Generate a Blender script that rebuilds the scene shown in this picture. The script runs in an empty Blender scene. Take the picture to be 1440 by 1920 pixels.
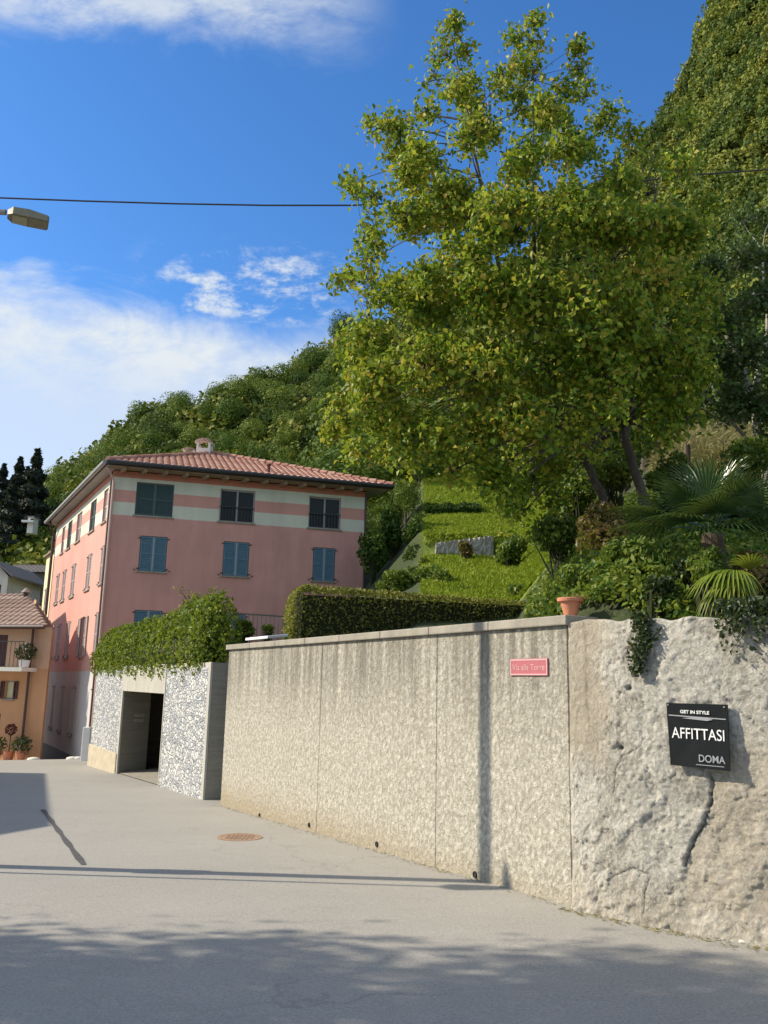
import bpy, math, random
import numpy as np
from mathutils import Vector, noise
random.seed(7); rng = np.random.default_rng(7)
R = math.radians
S = bpy.context.scene
COL = S.collection
# ---------------------------------------------------------------- camera
F = 1620.0; PT = math.atan(327/1620); ROLL = .023; EYE = 1.6
cam_d = bpy.data.cameras.new("camera"); cam = bpy.data.objects.new("camera", cam_d); COL.objects.link(cam)
cam_d.sensor_fit = 'VERTICAL'; cam_d.sensor_height = 36; cam_d.lens = 36*F/1920; cam_d.clip_end = 3000; cam_d.clip_start = .05
from mathutils import Matrix
cam.matrix_world = Matrix.Translation((0, 0, EYE)) @ Matrix.Rotation(math.pi/2+PT, 4, 'X') @ Matrix.Rotation(ROLL, 4, 'Z')
S.camera = cam
# ---------------------------------------------------------------- light
SUN_EL = 33; SUN = Vector((-.992*math.cos(R(SUN_EL)), .125*math.cos(R(SUN_EL)), math.sin(R(SUN_EL)))).normalized()
sd = bpy.data.lights.new("sun", 'SUN'); so = bpy.data.objects.new("sun", sd); COL.objects.link(so)
sd.energy = 4.6; sd.angle = R(.5); sd.color = (1, .89, .71)
so.rotation_euler = SUN.to_track_quat('Z', 'Y').to_euler()
S.view_settings.view_transform = 'Standard'; S.view_settings.look = 'None'
S.view_settings.exposure = .45; S.view_settings.gamma = 1
W = bpy.data.worlds.new("World"); S.world = W; W.use_nodes = True
def world():
    nt = W.node_tree; N = nt.nodes; L = nt.links
    for n in list(N): N.remove(n)
    def new(t, **k):
        n = N.new(t)
        for a, b in k.items(): setattr(n, a, b)
        return n
    out = new('ShaderNodeOutputWorld'); bg = new('ShaderNodeBackground'); bg.inputs[1].default_value = .135
    sky = new('ShaderNodeTexSky', sky_type='NISHITA'); sky.sun_disc = False
    sky.sun_elevation = R(SUN_EL); sky.sun_rotation = math.atan2(SUN.x, SUN.y)
    sky.air_density = 1.0; sky.dust_density = .35; sky.ozone_density = 3.2; sky.altitude = 300
    hs = new('ShaderNodeHueSaturation'); hs.inputs['Saturation'].default_value = 1.12
    tm = new('ShaderNodeMixRGB', blend_type='MULTIPLY'); tm.inputs[0].default_value = 1; tm.inputs[2].default_value = (.82, .97, 1.15, 1); L.new(sky.outputs[0], tm.inputs[1]); L.new(tm.outputs[0], hs.inputs['Color'])
    tc = new('ShaderNodeTexCoord'); sep = new('ShaderNodeSeparateXYZ'); L.new(tc.outputs['Generated'], sep.inputs[0])
    def math_(op, a, b=None, clamp=False):
        n = new('ShaderNodeMath', operation=op, use_clamp=clamp)
        for i, v in enumerate((a, b)):
            if v is None: continue
            if isinstance(v, (int, float)): n.inputs[i].default_value = v
            else: L.new(v, n.inputs[i])
        return n.outputs[0]
    def rng_(v, a, b, c=0, d=1):
        n = new('ShaderNodeMapRange', interpolation_type='SMOOTHSTEP'); L.new(v, n.inputs[0])
        for i, q in enumerate((a, b, c, d)): n.inputs[i+1].default_value = q
        return n.outputs[0]
    # direction on the cloud deck
    el = math_('MAXIMUM', sep.outputs[2], .02)
    X = math_('DIVIDE', sep.outputs[0], sep.outputs[1]); Z = math_('DIVIDE', sep.outputs[2], sep.outputs[1])
    comb = new('ShaderNodeCombineXYZ'); L.new(X, comb.inputs[0]); L.new(Z, comb.inputs[1])
    def nz(scale, detail, rough, dist=.0, sc=(1, 1, 1), loc=(0, 0, 0)):
        m = new('ShaderNodeMapping'); m.inputs['Scale'].default_value = sc; m.inputs['Location'].default_value = loc; L.new(comb.outputs[0], m.inputs[0])
        n = new('ShaderNodeTexNoise'); n.inputs['Scale'].default_value = scale; n.inputs['Detail'].default_value = detail
        n.inputs['Roughness'].default_value = rough; n.inputs['Distortion'].default_value = dist; L.new(m.outputs[0], n.inputs['Vector'])
        return n.outputs['Fac']
    n1 = nz(4.5, 9, .6, .5, (1, 1.9, 1), (3.1, 1.2, 0)); n2 = nz(12, 9, .68, .15, (1, 1.7, 1), (1, 2.3, 5))
    # low bank on the left: edge rises where Z<~.46 and falls to the right
    zb = math_('ADD', Z, math_('MULTIPLY', math_('ADD', X, .45), .17))
    edge = math_('ADD', zb, math_('MULTIPLY', math_('SUBTRACT', n1, .5), .24))
    bank = rng_(edge, .505, .42)
    tex = rng_(n2, .32, .64, .62, 1.0)
    low = rng_(zb, .46, .30)       # lower down the bank turns to an even veil
    bank = math_('MULTIPLY', bank, math_('ADD', math_('MULTIPLY', tex, math_('SUBTRACT', 1.0, low)), math_('MULTIPLY', low, .66)))
    # wisps over the bank
    wz = math_('MULTIPLY', rng_(Z, .42, .46), rng_(Z, .56, .50))
    wx = math_('MULTIPLY', rng_(X, -.34, -.24), rng_(X, -.03, -.10))
    wisp = math_('MULTIPLY', math_('MULTIPLY', wz, wx), rng_(n2, .46, .66))
    wisp = math_('MULTIPLY', wisp, .9)
    # high veil at the top left
    top = math_('MULTIPLY', rng_(math_('ADD', Z, math_('MULTIPLY', math_('SUBTRACT', n1, .5), .22)), .80, .90), rng_(X, .02, -.16))
    top = math_('MULTIPLY', top, rng_(n2, .22, .66, .15, .75))
    front = rng_(sep.outputs[1], .05, .15)
    m = math_('MULTIPLY', math_('MAXIMUM', math_('MAXIMUM', bank, wisp), top), front, True)
    # unseen white cloud added behind the camera as fill light for shaded walls
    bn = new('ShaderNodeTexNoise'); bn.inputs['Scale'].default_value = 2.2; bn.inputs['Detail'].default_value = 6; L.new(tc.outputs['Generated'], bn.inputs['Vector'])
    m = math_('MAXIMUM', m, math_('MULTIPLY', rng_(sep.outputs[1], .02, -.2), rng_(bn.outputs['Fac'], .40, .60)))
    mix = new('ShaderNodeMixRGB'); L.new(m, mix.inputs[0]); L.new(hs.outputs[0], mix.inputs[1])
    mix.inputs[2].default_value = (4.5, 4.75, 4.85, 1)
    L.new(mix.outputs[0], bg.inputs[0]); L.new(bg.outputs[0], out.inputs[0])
world()

# ---------------------------------------------------------------- photo geometry
def ray(px, py):
    u = px-720; v = 960-py; c, s = math.cos(ROLL), math.sin(ROLL)
    x = u*c-v*s; y = u*s+v*c
    return Vector((x, F*math.cos(PT)-y*math.sin(PT), F*math.sin(PT)+y*math.cos(PT)))
def P(px, py, Y):
    r = ray(px, py); return r*(Y/r.y)+Vector((0, 0, EYE))
AZ = R(-27)
def gz(x, y):
    a = x*math.sin(AZ)+y*math.cos(AZ)
    return -.032*a if a < 31 else -.992-.08*(min(a, 60)-31)
def G(px, py):
    r = ray(px, py); lo, hi = 1, 120
    for i in range(50):
        m = (lo+hi)/2; p = r*(m/r.y)+Vector((0, 0, EYE))
        if p.z > gz(p.x, p.y): lo = m
        else: hi = m
    return p
class Plane:
    """vertical plane through p0 running along compass angle az; u along, z up, n = outward normal"""
    def __init__(s, p0, az, flip=1):
        s.p0 = Vector((p0[0], p0[1], 0)); s.d = Vector((math.sin(az), math.cos(az), 0)); s.n = Vector((s.d.y, -s.d.x, 0))*flip
    def uz(s, px, py):
        r = ray(px, py); o = Vector((0, 0, EYE)); t = s.n.dot(s.p0-o)/s.n.dot(r); q = o+r*t
        return (q-s.p0).dot(s.d), q.z
    def at(s, u, z, out=0): return s.p0+s.d*u+s.n*out+Vector((0, 0, z))

# ---------------------------------------------------------------- materials
def srgb(r, g, b):
    f = lambda c: (c/255/12.92 if c/255 <= .04045 else ((c/255+.055)/1.055)**2.4)
    return (f(r), f(g), f(b))
def node_mat(name):
    m = bpy.data.materials.new(name); m.use_nodes = True; nt = m.node_tree
    return m, nt, nt.nodes, nt.links, nt.nodes['Principled BSDF']
def add_noise(N, L, scale, detail=6, rough=.6, sc=(1, 1, 1), dist=0, obj=True):
    tc = N.new('ShaderNodeTexCoord'); mp = N.new('ShaderNodeMapping'); mp.inputs['Scale'].default_value = sc
    L.new(tc.outputs['Object'], mp.inputs[0]); n = N.new('ShaderNodeTexNoise')
    n.inputs['Scale'].default_value = scale; n.inputs['Detail'].default_value = detail; n.inputs['Roughness'].default_value = rough
    n.inputs['Distortion'].default_value = dist; L.new(mp.outputs[0], n.inputs['Vector']); return n.outputs['Fac']
def ramp(N, L, fac, stops):
    r = N.new('ShaderNodeValToRGB'); e = r.color_ramp.elements
    while len(e) < len(stops): e.new(.5)
    for i, (p, c) in enumerate(stops): e[i].position = p; e[i].color = (*c, 1) if len(c) == 3 else c
    L.new(fac, r.inputs[0]); return r.outputs[0]
def mixc(N, L, fac, a, b, mode='MIX'):
    m = N.new('ShaderNodeMixRGB'); m.blend_type = mode
    for i, v in ((0, fac), (1, a), (2, b)):
        if isinstance(v, (int, float)): m.inputs[i].default_value = v
        elif isinstance(v, tuple): m.inputs[i].default_value = (*v, 1)
        else: L.new(v, m.inputs[i])
    return m.outputs[0]
def bump(N, L, b, h, strength=.4, dist=.02):
    n = N.new('ShaderNodeBump'); n.inputs['Strength'].default_value = strength; n.inputs['Distance'].default_value = dist
    L.new(h, n.inputs['Height']); L.new(n.outputs[0], b.inputs['Normal'])
def simple(name, c, var=.15, scale=6, rough=.8, bs=.25, bd=.01, sc=(1, 1, 1), metal=0, fine=60):
    m, nt, N, L, b = node_mat(name)
    n = add_noise(N, L, scale, 6, .6, sc); d = tuple(x*(1-var) for x in c); l = tuple(min(1, x*(1+var)) for x in c)
    n2 = add_noise(N, L, fine, 4, .6, sc)
    col = ramp(N, L, n, [(.3, d), (.7, l)]); col = mixc(N, L, .35, col, ramp(N, L, n2, [(.3, d), (.7, l)]))
    L.new(col, b.inputs['Base Color']); b.inputs['Roughness'].default_value = rough; b.inputs['Metallic'].default_value = metal
    if bs: bump(N, L, b, n2, bs, bd)
    return m
def leafmat(name, cols, rough=.5, trans=.35, scale=.8, big=None, spec=.4, slow=.45, per=None):
    """per-leaf colour out of cols, with slow variation through the crown"""
    m, nt, N, L, b = node_mat(name)
    g = N.new('ShaderNodeNewGeometry'); n = add_noise(N, L, scale, 3, .6)
    mp = N.new('ShaderNodeMath'); mp.operation = 'MULTIPLY_ADD'; L.new(g.outputs['Random Per Island'], mp.inputs[0]); mp.inputs[1].default_value = 1-slow; 
    sub = N.new('ShaderNodeMath'); sub.operation = 'MULTIPLY'; L.new(n, sub.inputs[0]); sub.inputs[1].default_value = slow; L.new(sub.outputs[0], mp.inputs[2])
    fac = mp.outputs[0]
    if per:
        if per == 'obj': src = N.new('ShaderNodeObjectInfo').outputs['Random']
        else: q = N.new('ShaderNodeAttribute'); q.attribute_name = 'tint'; src = q.outputs['Fac']
        mx = N.new('ShaderNodeMath'); mx.operation = 'MULTIPLY'; L.new(fac, mx.inputs[0]); mx.inputs[1].default_value = .5
        m2 = N.new('ShaderNodeMath'); m2.operation = 'MULTIPLY_ADD'; L.new(src, m2.inputs[0]); m2.inputs[1].default_value = .5; L.new(mx.outputs[0], m2.inputs[2]); fac = m2.outputs[0]
    k = len(cols)-1
    c = ramp(N, L, fac, [(.12+.72*i/k, q) for i, q in enumerate(cols)])
    L.new(c, b.inputs['Base Color']); b.inputs['Roughness'].default_value = rough
    b.inputs['Specular IOR Level'].default_value = spec
    t = N.new('ShaderNodeBsdfTranslucent'); tcx = mixc(N, L, .35, c, (.35, .42, .03)); L.new(mixc(N, L, 1.0, tcx, c, 'MIX') if False else tcx, t.inputs[0])
    ms = N.new('ShaderNodeMixShader'); ms.inputs[0].default_value = trans
    L.new(b.outputs[0], ms.inputs[1]); L.new(t.outputs[0], ms.inputs[2]); L.new(ms.outputs[0], N['Material Output'].inputs[0])
    return m
M = {}
def asphalt():
    m, nt, N, L, b = node_mat('asphalt')
    big = add_noise(N, L, .35, 5, .6); mid = add_noise(N, L, 3.0, 6, .65); fine = add_noise(N, L, 55, 5, .7)
    str_ = add_noise(N, L, 1.2, 6, .7, (.25, 1, 1), .6)
    c = ramp(N, L, big, [(.3, (.25, .235, .208)), (.7, (.365, .345, .305))])
    c = mixc(N, L, .30, c, ramp(N, L, mid, [(.3, (.24, .23, .21)), (.7, (.41, .395, .365))]))
    c = mixc(N, L, .30, c, ramp(N, L, str_, [(.35, (.25, .24, .225)), (.65, (.38, .37, .34))]))
    crk = N.new('ShaderNodeTexVoronoi'); crk.feature = 'DISTANCE_TO_EDGE'; crk.inputs['Scale'].default_value = .3; nn_ = N.new('ShaderNodeTexNoise'); nn_.inputs['Scale'].default_value = 2.2; nn_.inputs['Detail'].default_value = 5; tc9 = N.new('ShaderNodeTexCoord'); L.new(tc9.outputs['Object'], nn_.inputs['Vector'])
    ad9 = N.new('ShaderNodeMixRGB'); ad9.blend_type = 'ADD'; ad9.inputs[0].default_value = .8; L.new(tc9.outputs['Object'], ad9.inputs[1]); L.new(nn_.outputs['Color'], ad9.inputs[2]); L.new(ad9.outputs[0], crk.inputs['Vector'])
    ck = ramp(N, L, crk.outputs['Distance'], [(0, (1, 1, 1)), (.006, (0, 0, 0))]); mk = N.new('ShaderNodeMath'); mk.operation = 'MULTIPLY'; L.new(ck, mk.inputs[0]); L.new(ramp(N, L, big, [(.44, (0, 0, 0)), (.56, (.75, .75, .75))]), mk.inputs[1]); c = mixc(N, L, mk.outputs[0], c, (.12, .115, .105))
    c = mixc(N, L, .55, c, ramp(N, L, fine, [(.30, (.17, .162, .147)), (.70, (.48, .455, .405))]))
    L.new(c, b.inputs['Base Color']); b.inputs['Roughness'].default_value = .88; bump(N, L, b, fine, .5, .008)
    return m
M['asphalt'] = asphalt()
M['tar'] = simple('tar', (.07, .068, .065), .3, 8, .75)
def concrete_wall():
    m, nt, N, L, b = node_mat('bush_hammered_concrete')
    big = add_noise(N, L, .8, 5, .6); v = add_noise(N, L, 21, 5, .72, (1, 1, .9), .35); f = add_noise(N, L, 60, 5, .7)
    streak = add_noise(N, L, 7, 6, .65, (1, 1, .06))
    c = ramp(N, L, big, [(.3, (.375, .35, .29)), (.7, (.45, .425, .36))])
    c = mixc(N, L, .80, c, ramp(N, L, v, [(.36, (.22, .20, .155)), (.49, (.41, .38, .31)), (.62, (.74, .70, .59))]))
    c = mixc(N, L, .30, c, ramp(N, L, f, [(.3, (.27, .25, .2)), (.7, (.62, .59, .5))]))
    # dirt that runs down from the coping and a brown foot
    tc = N.new('ShaderNodeTexCoord'); sp = N.new('ShaderNodeSeparateXYZ'); L.new(tc.outputs['Object'], sp.inputs[0])
    zt = N.new('ShaderNodeMapRange'); zt.interpolation_type = 'SMOOTHSTEP'; L.new(sp.outputs[2], zt.inputs[0])
    zt.inputs[1].default_value = 1.0; zt.inputs[2].default_value = 2.25
    st = ramp(N, L, streak, [(.36, (0, 0, 0)), (.60, (1, 1, 1))])
    mm = N.new('ShaderNodeMath'); mm.operation = 'MULTIPLY'; L.new(zt.outputs[0], mm.inputs[0]); L.new(st, mm.inputs[1])
    m2 = N.new('ShaderNodeMath'); m2.operation = 'MULTIPLY'; L.new(mm.outputs[0], m2.inputs[0]); m2.inputs[1].default_value = .78
    c = mixc(N, L, m2.outputs[0], c, (.145, .13, .10))
    zb = N.new('ShaderNodeMapRange'); zb.interpolation_type = 'SMOOTHSTEP'
    ad = N.new('ShaderNodeMath'); ad.operation = 'MULTIPLY_ADD'; L.new(big, ad.inputs[0]); ad.inputs[1].default_value = -.5; L.new(sp.outputs[2], ad.inputs[2])
    L.new(ad.outputs[0], zb.inputs[0]); zb.inputs[1].default_value = .05; zb.inputs[2].default_value = -.55; zb.inputs[3].default_value = 0; zb.inputs[4].default_value = .75
    c = mixc(N, L, zb.outputs[0], c, (.34, .27, .165))
    L.new(c, b.inputs['Base Color']); b.inputs['Roughness'].default_value = .92; bump(N, L, b, v, .9, .04)
    return m
M['concrete_wall'] = concrete_wall()
M['coping'] = simple('coping_concrete', (.30, .275, .225), .3, 5, .9, .4, .01)
M['concrete'] = simple('smooth_concrete', (.33, .315, .265), .18, 2.5, .88, .25, .006)
def board_concrete():
    m, nt, N, L, b = node_mat('board_marked_concrete')
    s = add_noise(N, L, 3, 5, .6, (.4, .4, 5)); f = add_noise(N, L, 30, 5, .6)
    c = ramp(N, L, s, [(.3, (.20, .19, .155)), (.7, (.31, .295, .245))]); c = mixc(N, L, .3, c, ramp(N, L, f, [(.3, (.18, .17, .14)), (.7, (.36, .34, .29))]))
    L.new(c, b.inputs['Base Color']); b.inputs['Roughness'].default_value = .85; bump(N, L, b, s, .3, .01)
    return m
M['board'] = board_concrete()
M['white_concrete'] = simple('white_concrete', (.44, .425, .37), .22, 4, .85, .3, .008, (1, 1, .3))
def cladding():
    m, nt, N, L, b = node_mat('split_stone_cladding')
    tc = N.new('ShaderNodeTexCoord'); n0 = N.new('ShaderNodeTexNoise'); n0.inputs['Scale'].default_value = 2.5; L.new(tc.outputs['Object'], n0.inputs['Vector'])
    ad = N.new('ShaderNodeMixRGB'); ad.blend_type = 'ADD'; ad.inputs[0].default_value = .35; L.new(tc.outputs['Object'], ad.inputs[1]); L.new(n0.outputs['Color'], ad.inputs[2])
    mp = N.new('ShaderNodeMapping'); mp.inputs['Rotation'].default_value = (.5, .5, 0); mp.inputs['Scale'].default_value = (1, 1, 1.9); L.new(ad.outputs[0], mp.inputs[0])
    v = N.new('ShaderNodeTexVoronoi'); v.inputs['Scale'].default_value = 7.5; L.new(mp.outputs[0], v.inputs['Vector'])
    e = N.new('ShaderNodeTexVoronoi'); e.feature = 'DISTANCE_TO_EDGE'; e.inputs['Scale'].default_value = 7.5; L.new(mp.outputs[0], e.inputs['Vector'])
    sp = N.new('ShaderNodeSeparateColor'); L.new(v.outputs['Color'], sp.inputs[0])
    c = ramp(N, L, sp.outputs[0], [(.0, (.20, .225, .265)), (.34, (.35, .375, .40)), (.56, (.52, .53, .52)), (1, (.70, .69, .65))])
    c = mixc(N, L, ramp(N, L, e.outputs['Distance'], [(.0, (.8, .8, .8)), (.05, (0, 0, 0))]), c, (.24, .26, .29))
    f = add_noise(N, L, 25, 5, .65); c = mixc(N, L, .25, c, ramp(N, L, f, [(.3, (.3, .32, .35)), (.7, (.85, .84, .8))]))
    L.new(c, b.inputs['Base Color']); b.inputs['Roughness'].default_value = .8
    h = N.new('ShaderNodeMath'); h.operation = 'MULTIPLY_ADD'; L.new(sp.outputs[1], h.inputs[0]); h.inputs[1].default_value = .6
    e2 = ramp(N, L, e.outputs['Distance'], [(0, (0, 0, 0)), (.15, (1, 1, 1))]); L.new(e2, h.inputs[2]); bump(N, L, b, h.outputs[0], .9, .035)
    return m
M['cladding'] = cladding()
M['plinth'] = simple('sandy_plinth', (.47, .41, .30), .3, 5, .9)
def stucco(name, c, v=.15):
    m, nt, N, L, b = node_mat(name)
    a = add_noise(N, L, .5, 6, .65); s = add_noise(N, L, 3, 5, .6, (1, 1, .15)); f = add_noise(N, L, 40, 4, .6)
    q = lambda k: tuple(min(1, x*k) for x in c)
    o = ramp(N, L, a, [(.3, q(1-v)), (.7, q(1+v))]); o = mixc(N, L, .3, o, ramp(N, L, s, [(.3, q(1-2*v)), (.7, q(1+v))]))
    L.new(o, b.inputs['Base Color']); b.inputs['Roughness'].default_value = .9; bump(N, L, b, f, .25, .006); return m
M['pink'] = stucco('pink_plaster', (.60, .31, .255))
M['cream'] = stucco('cream_plaster', (.62, .62, .50))
M['redband'] = stucco('red_plaster', (.52, .20, .13))
M['greyplaster'] = stucco('grey_plaster', (.52, .49, .47))
M['darkplaster'] = stucco('dark_plinth', (.17, .17, .17))
M['orange'] = stucco('orange_plaster', (.62, .33, .17), .16)
M['peach'] = stucco('peach_plaster', (.68, .42, .27), .12)
M['yellow'] = stucco('yellow_plaster', (.78, .70, .42))
M['oldgrey'] = stucco('old_grey_render', (.20, .19, .165), .2)
M['whitewall'] = stucco('white_plaster', (.68, .66, .60))
M['darkred'] = simple('dark_red_paint', (.12, .025, .02), .2, 5, .6)
M['soffit'] = simple('soffit_boards', (.33, .31, .29), .15, 3, .7)
M['wood'] = simple('weathered_wood', (.10, .075, .05), .3, 5, .85, .4, .01, (1, 1, .2))
M['rafter'] = simple('rafter_wood', (.30, .22, .14), .2, 5, .8)
M['zinc'] = simple('zinc_gutter', (.28, .27, .26), .12, 5, .45, .1, .003, metal=.5)
M['darkmetal'] = simple('dark_metal', (.045, .045, .045), .2, 8, .5, metal=.4)
M['pinkpipe'] = simple('painted_pipe', (.55, .38, .33), .1, 5, .5)
M['brownpipe'] = simple('brown_pipe', (.07, .04, .035), .1, 5, .5)
M['shutter'] = simple('blue_grey_shutter', (.085, .175, .235), .15, 8, .55, .1)
M['shutter_d'] = simple('dark_green_shutter', (.035, .075, .075), .2, 8, .55, .1)
M['shutter_r'] = simple('oxblood_shutter', (.07, .02, .02), .2, 8, .6, .1)
M['shutter_l'] = simple('pale_grey_shutter', (.42, .35, .33), .15, 8, .6, .1)
M['frame'] = simple('window_frame', (.32, .34, .34), .1, 8, .6, .1)
M['blind'] = simple('cream_blind', (.62, .58, .36), .1, 8, .8)
M['terracotta'] = simple('terracotta', (.55, .22, .12), .18, 9, .8)
M['white'] = simple('white_paint', (.78, .78, .76), .06, 5, .6, .1)
M['signblack'] = simple('black_board', (.010, .012, .014), .25, 9, .75, .1); M['signblack'].node_tree.nodes['Principled BSDF'].inputs['Specular IOR Level'].default_value = .15
M['signred'] = simple('faded_red_enamel', (.42, .12, .14), .12, 20, .45, .05)
M['signpink'] = simple('pale_pink_enamel', (.62, .36, .35), .1, 20, .5, .05)
M['signgrey'] = simple('grey_lettering', (.30, .31, .32), .1, 20, .6, 0)
M['lampmetal'] = simple('weathered_lamp_metal', (.20, .19, .13), .25, 7, .5, .1, metal=.2)
M['lampglass'] = simple('lamp_glass', (.26, .25, .15), .2, 12, .2, 0)
M['rust'] = simple('rusty_iron', (.33, .215, .14), .35, 18, .8, .5, .01)
M['bark'] = simple('grey_bark', (.095, .078, .06), .4, 14, .9, .8, .03, (1, 1, .35))
M['barkpale'] = simple('pale_bark', (.30, .28, .24), .3, 14, .85, .6, .02)
M['stonewall'] = simple('field_stone', (.42, .39, .34), .35, 4, .9, .8, .06, (1, 1, 1.6), fine=14)
M['deadpalm'] = simple('dead_palm_fibre', (.085, .06, .038), .4, 14, .9, .5, .02)
m, nt, N, L, b = node_mat('glass_dark'); b.inputs['Base Color'].default_value = (.012, .018, .022, 1); b.inputs['Roughness'].default_value = .25; b.inputs['Specular IOR Level'].default_value = .2; M['glass'] = m
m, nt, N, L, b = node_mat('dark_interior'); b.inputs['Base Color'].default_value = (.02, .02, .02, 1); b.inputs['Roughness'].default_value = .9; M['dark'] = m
def tiles(name, cols):
    m, nt, N, L, b = node_mat(name)
    g = N.new('ShaderNodeNewGeometry'); v = add_noise(N, L, 2.2, 5, .7); f = add_noise(N, L, 22, 4, .6)
    c = ramp(N, L, g.outputs['Random Per Island'], [(i/(len(cols)-1), q) for i, q in enumerate(cols)])
    c = mixc(N, L, .35, c, ramp(N, L, v, [(.3, cols[0]), (.7, cols[-1])]))
    c = mixc(N, L, .2, c, ramp(N, L, f, [(.3, (.10, .06, .04)), (.7, cols[-1])]))
    L.new(c, b.inputs['Base Color']); b.inputs['Roughness'].default_value = .85; bump(N, L, b, f, .4, .01); return m
M['tile'] = tiles('clay_tiles', [(.30, .11, .075), (.42, .18, .12), (.50, .25, .175), (.57, .34, .25)])
M['oldtile'] = tiles('old_brown_tiles', [(.20, .13, .10), (.30, .20, .15), (.38, .27, .21), (.46, .35, .28)])
M['greytile'] = tiles('grey_tiles', [(.16, .14, .13), (.22, .19, .17), (.28, .24, .21), (.30, .27, .24)])
# leaves
M['leaf_street'] = leafmat('street_tree_leaves', [(.03, .07, .012), (.10, .16, .02), (.2, .24, .03)])
M['leaf_maple'] = leafmat('maple_leaves', [(.026, .07, .011), (.085, .17, .017), (.20, .30, .025), (.37, .39, .04), (.47, .31, .055)], .5, .42, .7, spec=.25)
M['leaf_olive'] = leafmat('grey_green_leaves', [(.02, .05, .016), (.045, .09, .025), (.085, .14, .04), (.17, .22, .08)], .5, .25, .8, spec=.25)
M['leaf_forest'] = leafmat('forest_leaves', [(.02, .05, .014), (.05, .10, .018), (.095, .16, .024), (.17, .225, .032)], .65, .15, .06, spec=.15, slow=.4, per='obj')
M['leaf_mount'] = leafmat('mountain_leaves', [(.015, .035, .012), (.05, .09, .02), (.115, .155, .026), (.20, .22, .035), (.27, .25, .05)], .65, .15, .03, spec=.15, slow=.55, per='tint')
M['leaf_light'] = leafmat('light_green_leaves', [(.05, .095, .018), (.095, .15, .022), (.15, .205, .03), (.20, .25, .04)], .6, .2, .2, spec=.2, per='obj')
M['leaf_conifer'] = leafmat('conifer_needles', [(.008, .016, .012), (.014, .024, .015), (.02, .034, .018)], .7, .05, .3)
M['leaf_ivy'] = leafmat('ivy_leaves', [(.03, .065, .012), (.085, .14, .018), (.17, .23, .026), (.29, .31, .04)], .6, .35, 1.6, spec=.25, slow=.55)
M['leaf_hedge'] = leafmat('hedge_leaves', [(.10, .115, .03), (.19, .20, .045), (.30, .29, .065), (.44, .38, .12)], .55, .35, 1.6, spec=.25)
M['leaf_shrub'] = leafmat('shrub_leaves', [(.035, .085, .016), (.085, .16, .025), (.16, .23, .035), (.27, .29, .06)], .5, .35, 1.4, spec=.3)
M['leaf_red'] = leafmat('reddish_leaves', [(.07, .085, .025), (.14, .13, .035), (.24, .16, .05), (.28, .13, .06)], .5, .3, 1.4)
M['leaf_palm'] = leafmat('palm_leaflets', [(.02, .055, .018), (.035, .08, .022), (.055, .11, .03)], .32, .15, 1.5, spec=.6)
M['leaf_palmy'] = leafmat('yellowing_palm_leaflets', [(.12, .19, .02), (.20, .26, .03), (.33, .34, .06)], .4, .3, 1.5)
M['straw'] = leafmat('straw_stems', [(.16, .14, .05), (.24, .20, .07), (.32, .27, .10)], .7, .2, 1.0)
M['leaf_dark'] = leafmat('dark_creeper_leaves', [(.015, .03, .01), (.03, .055, .015), (.06, .085, .03)], .5, .15, 1.5)
M['core'] = simple('twig_core', (.03, .035, .012), .3, 9, .95)
def terrain_mat():
    m, nt, N, L, b = node_mat('hillside_ground')
    at = N.new('ShaderNodeAttribute'); at.attribute_name = 'lawn'
    n = add_noise(N, L, 1.5, 6, .65); f = add_noise(N, L, 14, 5, .7); g = add_noise(N, L, .25, 4, .6)
    gr = ramp(N, L, n, [(.3, (.18, .26, .012)), (.7, (.32, .38, .025))]); gr = mixc(N, L, .45, gr, ramp(N, L, f, [(.3, (.07, .13, .01)), (.7, (.26, .32, .04))]))
    wo = ramp(N, L, g, [(.3, (.025, .04, .012)), (.7, (.055, .075, .018))]); wo = mixc(N, L, .4, wo, ramp(N, L, f, [(.3, (.015, .025, .01)), (.7, (.08, .10, .03))]))
    L.new(mixc(N, L, at.outputs['Fac'], wo, gr), b.inputs['Base Color']); b.inputs['Roughness'].default_value = .95
    bump(N, L, b, f, .8, .08); return m
M['terrain'] = terrain_mat()
M['grass'] = leafmat('grass_blades', [(.13, .21, .012), (.22, .30, .02), (.34, .37, .03)], .6, .35, .5, spec=.2)

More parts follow.
